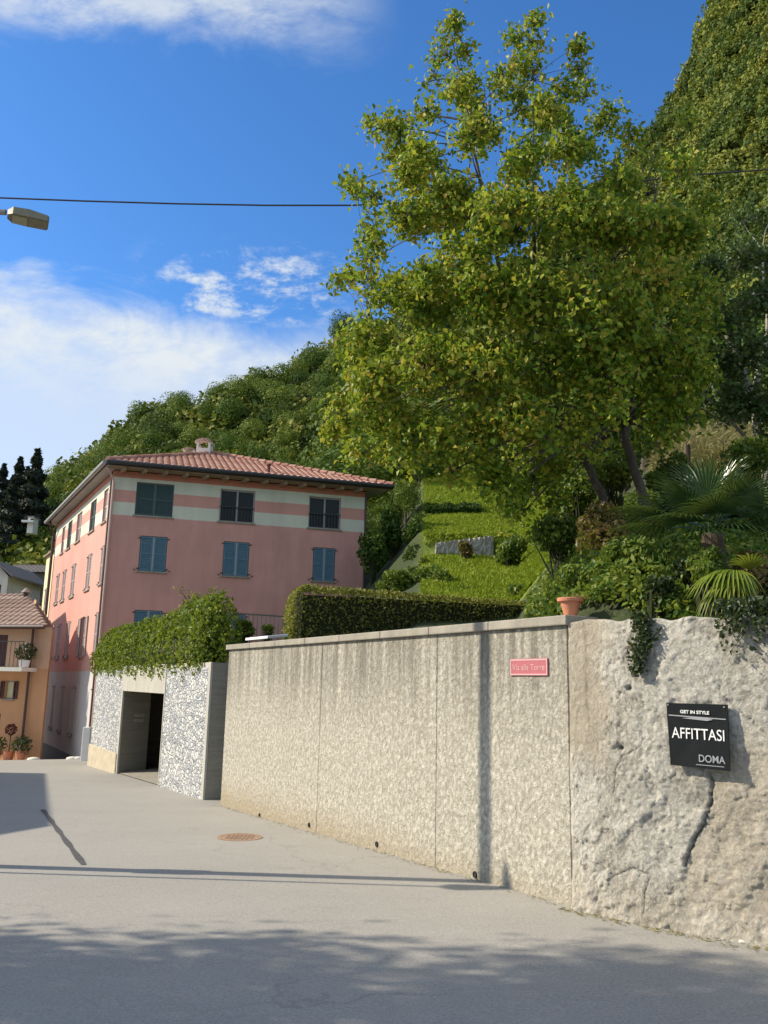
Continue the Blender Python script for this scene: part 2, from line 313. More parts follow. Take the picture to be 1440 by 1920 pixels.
# ---------------------------------------------------------------- object helpers
def root_of(o):
    while o.parent: o = o.parent
    return o
def tag(o, label=None, cat=None, group=None, kind=None):
    if label: o['label'] = label
    if cat: o['category'] = cat
    if group: o['group'] = group
    if kind: o['kind'] = kind
    return o
def thing(name, loc, label, cat, group=None):
    o = bpy.data.objects.new(name, None); COL.objects.link(o); o.location = loc; o.empty_display_size = .3
    return tag(o, label, cat, group)
class MB:
    def __init__(s): s.v = []; s.f = []; s.m = []
    def face(s, pts, m=0):
        k = len(s.v); s.v += [tuple(p) for p in pts]; s.f.append(tuple(range(k, k+len(pts)))); s.m.append(m)
    def box(s, o, ax, ay, az, m=0):
        """box from corner o along three edge vectors"""
        o, ax, ay, az = map(Vector, (o, ax, ay, az)); k = len(s.v)
        for c in (o, o+ax, o+ax+ay, o+ay, o+az, o+ax+az, o+ax+ay+az, o+ay+az): s.v.append(tuple(c))
        q = [(0, 3, 2, 1), (4, 5, 6, 7), (0, 1, 5, 4), (1, 2, 6, 5), (2, 3, 7, 6), (3, 0, 4, 7)]
        if ax.cross(ay).dot(az) < 0: q = [t[::-1] for t in q]
        for t in q: s.f.append(tuple(k+i for i in t)); s.m.append(m)
    def tube(s, pts, rads, n=6, m=0, cap=True):
        pts = [Vector(p) for p in pts]; rings = []
        for i, p in enumerate(pts):
            d = (pts[min(i+1, len(pts)-1)]-pts[max(i-1, 0)]).normalized()
            a = d.cross(Vector((0, 0, 1)) if abs(d.z) < .9 else Vector((1, 0, 0))).normalized(); bb = d.cross(a)
            k = len(s.v); r = rads[i] if isinstance(rads, (list, tuple)) else rads
            for j in range(n):
                t = 2*math.pi*j/n; s.v.append(tuple(p+(a*math.cos(t)+bb*math.sin(t))*r))
            rings.append(k)
        for i in range(len(pts)-1):
            for j in range(n):
                s.f.append((rings[i]+j, rings[i+1]+j, rings[i+1]+(j+1) % n, rings[i]+(j+1) % n)); s.m.append(m)
        if cap:
            s.f.append(tuple(rings[0]+j for j in range(n))); s.m.append(m)
            s.f.append(tuple(rings[-1]+j for j in reversed(range(n)))); s.m.append(m)
    def lathe(s, c, prof, n=20, m=0):
        k0 = len(s.v)
        for r, z in prof:
            for j in range(n):
                t = 2*math.pi*j/n; s.v.append((c[0]+r*math.cos(t), c[1]+r*math.sin(t), c[2]+z))
        for i in range(len(prof)-1):
            for j in range(n):
                a = k0+i*n; s.f.append((a+j, a+(j+1) % n, a+n+(j+1) % n, a+n+j)); s.m.append(m)
    def build(s, name, mats, parent=None, origin=None, smooth=False, bevel=0):
        if not isinstance(mats, (list, tuple)): mats = [mats]
        og = Vector(root_of(parent).location) if parent else (Vector(origin) if origin is not None else Vector((0, 0, 0)))
        me = bpy.data.meshes.new(name); me.from_pydata([(x-og.x, y-og.y, z-og.z) for x, y, z in s.v], [], s.f)
        for q in mats: me.materials.append(M[q])
        if len(mats) > 1: me.polygons.foreach_set('material_index', s.m)
        if smooth: me.polygons.foreach_set('use_smooth', [True]*len(s.f))
        o = bpy.data.objects.new(name, me); COL.objects.link(o)
        if parent: o.parent = parent
        else: o.location = og
        if bevel:
            b = o.modifiers.new('bevel', 'BEVEL'); b.width = bevel; b.segments = 2; b.limit_method = 'ANGLE'
        return o
def np_mesh(name, V, Fc, mat, parent=None, origin=(0, 0, 0), smooth=False):
    """V (n,3), Fc (m,k)"""
    og = np.array(root_of(parent).location if parent else origin, float)
    V = V-og; me = bpy.data.meshes.new(name); k = Fc.shape[1]
    me.vertices.add(len(V)); me.vertices.foreach_set('co', V.astype(np.float32).ravel())
    me.loops.add(Fc.size); me.loops.foreach_set('vertex_index', Fc.astype(np.int32).ravel())
    me.polygons.add(len(Fc)); me.polygons.foreach_set('loop_start', np.arange(0, Fc.size, k, dtype=np.int32))
    me.polygons.foreach_set('loop_total', np.full(len(Fc), k, dtype=np.int32))
    if smooth: me.polygons.foreach_set('use_smooth', np.ones(len(Fc), bool))
    me.update(calc_edges=True); me.materials.append(M[mat])
    o = bpy.data.objects.new(name, me); COL.objects.link(o)
    if parent: o.parent = parent
    else: o.location = Vector(og)
    return o
def unit(a): return a/np.maximum(np.linalg.norm(a, axis=1, keepdims=True), 1e-9)
def leaf_geo(c, size, nrm=None, spread=.9, droop=.35, aspect=.55, fold=.25, svar=.35):
    """kite leaves: two triangles folded on the rib"""
    n = len(c); nr = rng.normal(size=(n, 3))
    up = np.array([0, 0, 1.])
    base = up if nrm is None else nrm
    nn = unit(base*(1-spread*.5)+unit(nr)*spread)
    t = unit(np.cross(nn, rng.normal(size=(n, 3)))); t[:, 2] -= droop; t = unit(t)
    s = unit(np.cross(nn, t)); nn = np.cross(t, s)
    L_ = (size*(1+svar*rng.uniform(-1, 1, n)))[:, None]
    w = L_*aspect
    V = np.stack([c-t*L_*.5, c-s*w*.5+nn*w*fold-t*L_*.06, c+t*L_*.5, c+s*w*.5+nn*w*fold-t*L_*.06], 1).reshape(-1, 3)
    i = np.arange(n)[:, None]*4
    Fc = np.concatenate([i+np.array([[0, 1, 2]]), i+np.array([[0, 2, 3]])], 1).reshape(-1, 3)
    return V, Fc
def blob_pts(c, r, n, shell=.55):
    d = unit(rng.normal(size=(n, 3))); rr = rng.uniform(shell, 1, n)**.6
    return np.array(c)+d*rr[:, None]*np.array(r), d
def struct(o): o['kind'] = 'structure'; return o

# ---------------------------------------------------------------- walls' plan
WL = G(413, 1510); WR = G(1072, 1700); gL = G(165, 1435); gR = G(380, 1500)
AZW = math.atan2(WL.x-WR.x, WL.y-WR.y)
wallP = Plane(WR, AZW, -1)                       # u from the right end (0) to the left end
if wallP.n.dot(Vector((-1, -.5, 0))) < 0: wallP.n = -wallP.n
WLEN = (Vector((WL.x, WL.y, 0))-wallP.p0).length
TOPZ = 2.27
OLD = [Vector((WR.x, WR.y, 0)), Vector((2.13, 7.27, 0)), Vector((2.92, 6.52, 0)), Vector((4.3, 5.35, 0)), Vector((6.2, 3.7, 0))]

# ---------------------------------------------------------------- ground
def ground():
    xs = np.concatenate([np.linspace(-900, -80, 10), np.linspace(-60, 40, 41), np.linspace(80, 900, 10)])
    ys = np.concatenate([np.linspace(-300, -20, 8), np.linspace(-10, 60, 71), np.linspace(90, 1500, 12)])
    V = np.array([(x, y, gz(x, y)) for y in ys for x in xs]); nx = len(xs)
    i = np.array([(r*nx+c) for r in range(len(ys)-1) for c in range(nx-1)])[:, None]
    o = np_mesh('road', V, i+np.array([[0, 1, nx+1, nx]]), 'asphalt', smooth=True); struct(o)
    # tar seam in the road
    a, b_ = G(80, 1518), G(157, 1622); mb = MB(); n = 14
    pts = [a.lerp(b_, i/n) for i in range(n+1)]; d = (b_-a).normalized(); s = Vector((d.y, -d.x, 0))
    for i in range(n):
        w0, w1 = .035+.010*math.sin(i*2.1), .035+.010*math.sin((i+1)*2.1)
        q = [pts[i]-s*w0, pts[i]+s*w0, pts[i+1]+s*w1, pts[i+1]-s*w1]
        mb.face([Vector((p.x, p.y, gz(p.x, p.y)+.005)) for p in q])
    o = mb.build('road_seam', 'tar'); struct(o)
    # manhole
    c = G(450, 1571); t = thing('manhole_cover', (c.x, c.y, c.z), 'round rusty iron manhole cover set in the road before the concrete wall', 'manhole cover')
    mb = MB(); mb.lathe((c.x, c.y, c.z), [(.29, .004), (.29, .012), (.245, .012), (.245, .004)], 32); mb.build('rim', 'rust', t)
    mb = MB(); k = 32
    mb.lathe((c.x, c.y, c.z), [(.24, .003), (.24, .010), (.001, .010)], k)
    for i in range(-4, 5):
        for j in range(-4, 5):
            if i*i+j*j < 16: mb.box((c.x+i*.052-.015, c.y+j*.052-.015, c.z+.009), (.03, 0, 0), (0, .03, 0), (0, 0, .006))
    o = mb.build('lid', 'rust', t)
    for ob in (t,): ob.rotation_euler = (0, .0, 0)
ground()

# ---------------------------------------------------------------- concrete retaining wall
def main_wall():
    t = thing('retaining_wall', (WR.x, WR.y, WR.z), 'long rough concrete retaining wall with a coping, running from the garage to the old plastered wall', 'wall')
    d, n = wallP.d, wallP.n; U = lambda px, py: wallP.uz(px, py)[0]
    joints = sorted([0, U(818, 1400), U(600, 1350), WLEN]); mb = MB()
    for i in range(3):
        a, b_ = joints[i]+(.0035 if i else 0), joints[i+1]-(.0035 if i < 2 else 0)
        z0 = -1.6; mb.box(wallP.at(a, z0, 0), d*(b_-a), -n*.28, (0, 0, TOPZ-.09-z0))
    mb.box(wallP.at(.02, -1.6, -.02), d*(WLEN-.04), -n*.2, (0, 0, TOPZ-.11+1.6))
    mb.build('wall_body', 'concrete_wall', t, bevel=.008)
    mb = MB(); k = 8
    for i in range(k):
        a, b_ = WLEN*i/k+.003, WLEN*(i+1)/k-.003
        mb.box(wallP.at(a-(.05 if i == 0 else 0), TOPZ-.09, .05), d*(b_-a+(.05 if i in (0, k-1) else 0)), -n*.40, (0, 0, .09))
    mb.build('coping', 'coping', t, bevel=.012)
    for px, py in ((487, 1529), (580, 1547), (707, 1583), (891, 1640)):
        u, z = wallP.uz(px, py); c = wallP.at(u, z, 0); mb = MB()
        N_ = 14
        ring = lambda r, out: [c+d*(r*math.cos(2*math.pi*j/N_))+Vector((0, 0, r*math.sin(2*math.pi*j/N_)))+n*out for j in range(N_)]
        A, B, C_ = ring(.035, .002), ring(.030, .012), ring(.026, .004)
        for X_, Y_ in ((A, B), (B, C_)):
            for j in range(N_): mb.face([X_[j], X_[(j+1) % N_], Y_[(j+1) % N_], Y_[j]], 0)
        mb.face(C_, 0); mb.build('drain_hole', 'dark', t)
    # street-name plate
    u0, z0 = wallP.uz(959, 1267); u1, z1 = wallP.uz(1029, 1234)
    s = thing('street_sign', wallP.at((u0+u1)/2, z0, 0), 'small faded red street name plate with a pale border on the concrete wall', 'street sign')
    mb = MB(); w = u0-u1; h = z1-z0; mb.box(wallP.at(u1, z0, .004), d*w, n*.012, (0, 0, h)); mb.build('plate', 'signred', s, bevel=.003)
    mb = MB(); e = .012
    for a, b_, za, zb in ((u1+.006, u0-.006, z0+.006, z0+.006+e), (u1+.006, u0-.006, z1-.006-e, z1-.006), (u1+.006, u1+.006+e, z0+.006+e, z1-.006-e), (u0-.006-e, u0-.006, z0+.006+e, z1-.006-e)):
        mb.box(wallP.at(a, za, .0165), d*(b_-a), n*.002, (0, 0, zb-za))
    mb.build('border', 'signpink', s)
    text('Via alla Torre', wallP.at((u0+u1)/2, z0+h*.5, .0185), -d, n, h*.34, w*.86, 'signpink', s)
FONT = None
def text(txt, c, right, n, size, fit, mat, parent, name='lettering', ext=.001, thick=.0):
    cu = bpy.data.curves.new(name, 'FONT'); cu.body = txt; cu.size = 1; cu.align_x = 'CENTER'; cu.align_y = 'CENTER'; cu.extrude = 0; cu.offset = thick
    o = bpy.data.objects.new(name, cu); COL.objects.link(o); bpy.context.view_layer.update()
    me = bpy.data.meshes.new_from_object(o); bpy.data.objects.remove(o)
    v = np.empty(len(me.vertices)*3); me.vertices.foreach_get('co', v); v = v.reshape(-1, 3)
    mn, mx = v.min(0), v.max(0); sx = fit/(mx[0]-mn[0]); sy = size/(mx[1]-mn[1]); cx, cy = (mn[0]+mx[0])/2, (mn[1]+mx[1])/2
    og = Vector(root_of(parent).location); up = n.cross(right); up = up if up.z > 0 else -up
    W_ = [tuple(c+right*((p[0]-cx)*sx)+up*((p[1]-cy)*sy)-og) for p in v]
    me.vertices.foreach_set('co', np.array(W_).ravel()); me.materials.clear(); me.materials.append(M[mat]); me.update()
    ob = bpy.data.objects.new(name, me); COL.objects.link(ob); ob.parent = parent; return ob
main_wall()

# ---------------------------------------------------------------- old plastered wall
def poly_dist(p, poly):
    best = 9; 
    for (a, b_) in zip(poly, poly[1:]):
        ab = (b_[0]-a[0], b_[1]-a[1]); t = max(0, min(1, ((p[0]-a[0])*ab[0]+(p[1]-a[1])*ab[1])/(ab[0]**2+ab[1]**2)))
        dd = math.hypot(p[0]-a[0]-ab[0]*t, p[1]-a[1]-ab[1]*t)
        if dd < best: best = dd
    return best
cum = [0]
for a, b_ in zip(OLD, OLD[1:]): cum.append(cum[-1]+(b_-a).length)
def old_at(s):
    # smooth-ish path along OLD, with normal
    for i in range(len(OLD)-1):
        if s <= cum[i+1] or i == len(OLD)-2:
            t = (s-cum[i])/(cum[i+1]-cum[i]); p = OLD[i].lerp(OLD[i+1], t); d = (OLD[i+1]-OLD[i]).normalized()
            if i+2 < len(OLD):
                d2 = (OLD[i+2]-OLD[i+1]).normalized(); d = d.lerp(d2, max(0, t-.5)).normalized()
            if i > 0:
                d0 = (OLD[i]-OLD[i-1]).normalized(); d = d.lerp(d0, max(0, .5-t)).normalized()
            n = Vector((d.y, -d.x, 0)); n = n if n.x < 0 else -n
            return p, d, n
def old_uz(px, py):
    r = ray(px, py); best = None
    for i in range(len(OLD)-1):
        a, b_ = OLD[i], OLD[i+1]; d = (b_-a).normalized(); n = Vector((d.y, -d.x, 0)); o = Vector((0, 0, EYE))
        t = n.dot(a-o)/n.dot(r); q = o+r*t; u = (q-a).dot(d)
        if t > 0 and -.001 <= u <= (b_-a).length+.001: return cum[i]+u, q.z
    return None
def old_wall():
    crack = [old_uz(x, y) for x, y in ((1330, 1447), (1337, 1465), (1336, 1500), (1322, 1545), (1304, 1570), (1292, 1600), (1284, 1622))]
    c2 = [old_uz(x, y) for x, y in ((1212, 1385), (1195, 1405), (1170, 1418), (1162, 1440), (1158, 1490))]
    c3 = [old_uz(x, y) for x, y in ((1213, 1720), (1213, 1680), (1220, 1640), (1192, 1625), (1150, 1645))]
    c4 = [old_uz(x, y) for x, y in ((1095, 1145), (1100, 1210), (1102, 1290), (1104, 1350))]
    c5 = [old_uz(x, y) for x, y in ((1360, 1260), (1352, 1300), (1400, 1340), (1436, 1372))]
    holes = [old_uz(1166, 1402), old_uz(1197, 1265), old_uz(1185, 1290)]
    split = [old_uz(1340, 1440), old_uz(1284, 1622)]
    NU, NZ = 380, 230; SL = cum[-1]; V = []; tan_ = []; white = []; dark = []
    for j in range(NU+1):
        # finer near the visible stretch
        s = SL*(j/NU)**1.7; p, d, n = old_at(s)
        top = 2.20+.05*noise.noise(Vector((s*1.7, 0, 3)))+.03*noise.noise(Vector((s*6, 1, 3))) - .03*max(0, s-1.2)
        bot = gz(p.x, p.y)-.15
        for i in range(NZ+1):
            z = bot+(top-bot)*i/NZ
            q = Vector((s*1.0, z, 0))
            h = .045*noise.noise(q*1.3)+.010*noise.fractal(q*3.2+Vector((5, 1, 0)), .9, 2.1, 4)+.010*(noise.ridged_multi_fractal(Vector((s*4+z*1.5, z*5-s*2, 4)), .9, 2.3, 5, 1.0, 2.0)-1.2)
            rid = noise.fractal(Vector((s*9+z*4, z*9-s*5, 2)), .8, 2.2, 4)
            pl1 = noise.fractal(q*2.1+Vector((3, 8, 1)), .75, 2.3, 5); pk = 1/(1+math.exp(-(pl1-.02)/.012)); pl2 = noise.fractal(q*5.3+Vector((1, 2, 9)), .75, 2.2, 4); pk2 = 1/(1+math.exp(-(pl2-.12)/.015))
            h += .016*pk+.009*pk2+.008*rid+.007*noise.noise(q*34)+.006*noise.noise(q*70)
            # right of the crack the plaster has fallen: lower, smoother, tan
            sx = None
            zc0, zc1 = split[1][1], crack[0][1]
            if z > zc1: xs_ = crack[0][0]+(z-zc1)*.18
            elif z < zc0: xs_ = split[1][0]-(zc0-z)*.15
            else:
                xs_ = crack[-1][0]
                for a, b_ in zip(crack, crack[1:]):
                    if b_[1] <= z <= a[1]: xs_ = a[0]+(b_[0]-a[0])*(a[1]-z)/max(1e-4, a[1]-b_[1])
            xs_ += .02*noise.noise(Vector((z*9, 0, 8)))
            fall = 1/(1+math.exp(-(s-xs_)/.008)) * (1 if z < zc1+.1 else max(0, 1-(z-zc1-.1)*3)) * (1 if z > zc0-.25 else max(0, 1-(zc0-.25-z)*6))
            h += .028*(1-fall)+.010*fall*noise.noise(q*8)
            h *= .8; tn = fall*.6
            # smooth tan render by the joint with the concrete wall, upper part
            up = 1/(1+math.exp(-(z-(1.05+.25*noise.noise(Vector((s*4, 3, z))))) / .06)) * 1/(1+math.exp((s-.42-.18*noise.noise(Vector((z*3, 7, 0))))/.05))
            h = h*(1-.75*up); tn = max(tn, up*.8)
            low = 1/(1+math.exp((z-bot-.42-.18*noise.noise(Vector((s*3.1, 5, 0))))/.05)); tn = max(tn, .4*low); h += low*.018*noise.noise(q*14)
            dk = 0
            for cr, w, dep in ((crack, .008, .034), (c2, .005, .015), (c3, .005, .015), (c5, .004, .012)):
                dd = poly_dist((s+.012*noise.noise(q*22), z+.012*noise.noise(q*25+Vector((3, 3, 3)))), cr)
                if dd < .06: g = math.exp(-(dd/w)**2); h -= dep*g; dk = max(dk, g*.8)
            for hs_ in holes:
                dd = math.hypot(s-hs_[0], z-hs_[1]); 
                if dd < .15: g = math.exp(-(dd/(.02+.012*noise.noise(q*30)))**2); h -= .05*g; dk = max(dk, g*.8)
            # bulge at the foot, ragged end against the concrete wall
            h += .05*math.exp(-((z-bot)/.25)**2)
            e0 = .03+.012*noise.noise(Vector((0, z*6, 4))); h = h*min(1, s/.08)+(.012 if s > e0 else -.03)
            ds = poly_dist((s+.01*noise.noise(q*6), z), c4); dk = max(dk, .55*math.exp(-(ds/.022)**2)*(.6+.8*noise.noise(q*12)))
            if i == NZ: h -= .03
            V.append(tuple(Vector((p.x, p.y, z))+n*h)); tan_.append(tn); dark.append(dk)
            white.append(max(0, min(1, .26+.45*pk+.25*pk2+.8*noise.fractal(q*1.6+Vector((9, 2, 1)), .8, 2, 4)+.5*math.exp(-((s-.15)/.2)**2)*(z < .9))))
    k0 = len(V)
    Fc = [(j*(NZ+1)+i, (j+1)*(NZ+1)+i, (j+1)*(NZ+1)+i+1, j*(NZ+1)+i+1) for j in range(NU) for i in range(NZ)]
    # thickness: top cap strip to the garden side
    for j in range(NU+1):
        s = SL*(j/NU)**1.7; p, d, n = old_at(s); v = V[j*(NZ+1)+NZ]
        V.append((p.x-n.x*.35, p.y-n.y*.35, v[2]-.02)); tan_.append(.4); dark.append(.2); white.append(.3)
    for j in range(NU): Fc.append((j*(NZ+1)+NZ, (j+1)*(NZ+1)+NZ, k0+j+1, k0+j))
    og = (OLD[1].x, OLD[1].y, gz(OLD[1].x, OLD[1].y))
    o = np_mesh('old_wall', np.array(V), np.array(Fc), 'concrete', None, og, True)
    tag(o, 'old cracked wall of rough white and tan plaster at the right of the road', 'wall')
    me = o.data
    for nm, dat in (('tan', tan_), ('dark', dark), ('white', white)):
        a = me.attributes.new(nm, 'FLOAT', 'POINT'); a.data.foreach_set('value', dat)
    m, nt, N, L, b = node_mat('old_lime_plaster'); M['oldplaster'] = m
    A = lambda s_: (lambda q: (setattr(q, 'attribute_name', s_), q.outputs['Fac'])[1])(N.new('ShaderNodeAttribute'))
    f = add_noise(N, L, 22, 7, .75, (1, 1, .8), 1.2); g = add_noise(N, L, 5, 6, .7)
    st = add_noise(N, L, 6, 5, .7, (1, 1, .12))
    c = ramp(N, L, A('white'), [(.15, (.28, .265, .22)), (.5, (.46, .44, .375)), (.85, (.72, .70, .62))])
    c = mixc(N, L, .6, c, ramp(N, L, f, [(.34, (.13, .12, .10)), (.48, (.42, .395, .34)), (.64, (.74, .71, .62))]))
    c = mixc(N, L, A('tan'), c, ramp(N, L, g, [(.3, (.36, .295, .205)), (.7, (.54, .46, .34))]))
    c = mixc(N, L, .25, c, ramp(N, L, f, [(.3, (.17, .15, .12)), (.7, (.62, .57, .48))]))
    c = mixc(N, L, A('dark'), c, (.09, .08, .06))
    L.new(c, b.inputs['Base Color']); b.inputs['Roughness'].default_value = .93; bump(N, L, b, f, 1.0, .03)
    me.materials.clear(); me.materials.append(m)
    # fallen bits along the foot
    k = 0
    for px, py, r in ((1205, 1730, .035), (1262, 1741, .028), (1150, 1712, .022), (1330, 1752, .03), (1395, 1768, .025)):
        c_ = G(px, py); mb = MB(); n0 = len(mb.v); 
        for a in range(7):
            for b2 in range(10):
                th = math.pi*a/6; ph = 2*math.pi*b2/10; rr = r*(1+.35*noise.noise(Vector((a*.9, b2*.8, k*3.))))
                mb.v.append((c_.x+rr*1.5*math.sin(th)*math.cos(ph), c_.y+rr*math.sin(th)*math.sin(ph), c_.z+r*.35+rr*.6*math.cos(th)))
        for a in range(6):
            for b2 in range(10): mb.f.append((n0+a*10+b2, n0+a*10+(b2+1) % 10, n0+(a+1)*10+(b2+1) % 10, n0+(a+1)*10+b2)); mb.m.append(0)
        o = mb.build('stone', 'whitewall', origin=c_)
        tag(o, ['largest pale stone fallen at the foot of the old wall below the crack', 'flat pale chip on the road edge below the for-rent board', 'small pale stone near the left end of the old wall', 'pale stone at the wall foot right of the long crack', 'small pale stone nearest the right edge of the photo'][k], 'stone', 'stones fallen from the old wall'); k += 1
old_wall()
def litter():
    P_ = []; n_ = 900
    for i in range(n_):
        if i % 2: u = random.uniform(0, WLEN); q = wallP.at(u, 0, .02+abs(random.gauss(0, .06)))
        else:
            p, d, nn = old_at(random.uniform(0, 2.6)); q = p+nn*(.10+abs(random.gauss(0, .07)))
        P_.append((q.x, q.y, gz(q.x, q.y)+.006))
    V, Fc = leaf_geo(np.array(P_), .022, np.tile([0, 0, 1.], (n_, 1)), .35, 0, .6, .2, .6); o = np_mesh('leaf_litter', V, Fc, 'straw', origin=P_[0]); tag(o, 'dry leaf litter and grit lying along the foot of the walls', 'litter', kind='stuff')
litter()
def rent_board():
    cs = [(1259, 1318), (1372, 1321), (1379, 1445), (1267, 1433)]
    uv = [old_uz(*c) for c in cs]
    pts = [(old_at(u)[0]+old_at(u)[2]*.078+Vector((0, 0, z))) for u, z in uv]
    ctr = sum(pts, Vector())/4; right = ((pts[1]-pts[0])+(pts[2]-pts[3])).normalized(); n = old_at(uv[0][0])[2]
    n = (n-right*n.dot(right)).normalized(); up = n.cross(right); up = up if up.z > 0 else -up
    t = thing('rental_sign', ctr, 'black board reading AFFITTASI hung a little crooked on the old wall', 'sign')
    fr = [p+n*.008 for p in pts]; bk = [p-n*.004 for p in pts]; fr[2] = fr[2]+n*.02; bk[2] = bk[2]+n*.02
    mb = MB(); mb.face(fr[::-1]); mb.face(bk)
    for i in range(4): mb.face([fr[i], fr[(i+1) % 4], bk[(i+1) % 4], bk[i]])
    mb.build('board', 'signblack', t)
    def Q(a, b_):   # a across 0..1, b down 0..1
        return (fr[0]*(1-a)+fr[1]*a)*(1-b_)+(fr[3]*(1-a)+fr[2]*a)*b_
    w = (pts[1]-pts[0]).length; h = (pts[3]-pts[0]).length
    r2 = (Q(.9, .5)-Q(.1, .5)).normalized()
    text('AFFITTASI', Q(.5, .475)+n*.004, r2, n, h*.175, w*.86, 'white', t, thick=.002)
    text('GET IN STYLE', Q(.47, .135)+n*.004, r2, n, h*.055, w*.48, 'white', t, thick=.03)
    text('DOMA', Q(.72, .845)+n*.006, r2, n, h*.115, w*.42, 'signgrey', t, thick=.01)
    mb = MB(); a, b_ = Q(.03, .205)+n*.003, Q(.97, .235)+n*.003; mb.box(a, b_-a, up*.008, n*.001)
    a = Q(.55, .205)+n*.0045; mb.face([a, a+r2*w*.22-up*.016, a+r2*w*.12-up*.028, a-r2*w*.3-up*.016])
    mb.build('rule', 'signgrey', t); mb = MB(); a = Q(.45, .955)+n*.005; mb.box(a, r2*w*.45, up*.005, n*.001)
    mb.build('rule', 'signgrey', t)
    for a, b_ in ((.03, .03), (.95, .04)):
        mb = MB(); p = Q(a, b_); mb.tube([p-n*.03, p+n*.006], .007, 8); mb.build('screw', 'zinc', t)
rent_board()

# ---------------------------------------------------------------- facade builder
def facade(name, pl, L0, L1, z0, z1, opens, bands, parent, mats, rev=.14):
    """wall skin with real openings and reveals. opens: (u0,u1,z0,z1); bands: [(ztop, matindex)...] ascending"""
    us = sorted({L0, L1, *[o[0] for o in opens], *[o[1] for o in opens]}); zs = sorted({z0, z1, *[o[2] for o in opens], *[o[3] for o in opens], *[b_[0] for b_ in bands if z0 < b_[0] < z1]})
    mb = MB()
    def mi(z):
        for t, k in bands:
            if z < t: return k
        return bands[-1][1]
    for a, b_ in zip(us, us[1:]):
        for c, d in zip(zs, zs[1:]):
            um, zm = (a+b_)/2, (c+d)/2
            if any(o[0] < um < o[1] and o[2] < zm < o[3] for o in opens): continue
            mb.face([pl.at(a, c), pl.at(b_, c), pl.at(b_, d), pl.at(a, d)], mi(zm))
    for (a, b_, c, d) in opens:
        k = mi((c+d)/2)
        for p, q in (((a, c), (b_, c)), ((b_, c), (b_, d)), ((b_, d), (a, d)), ((a, d), (a, c))):
            mb.face([pl.at(*p), pl.at(*q), pl.at(*q, -rev), pl.at(*p, -rev)], k)
    return mb.build(name, mats, parent)
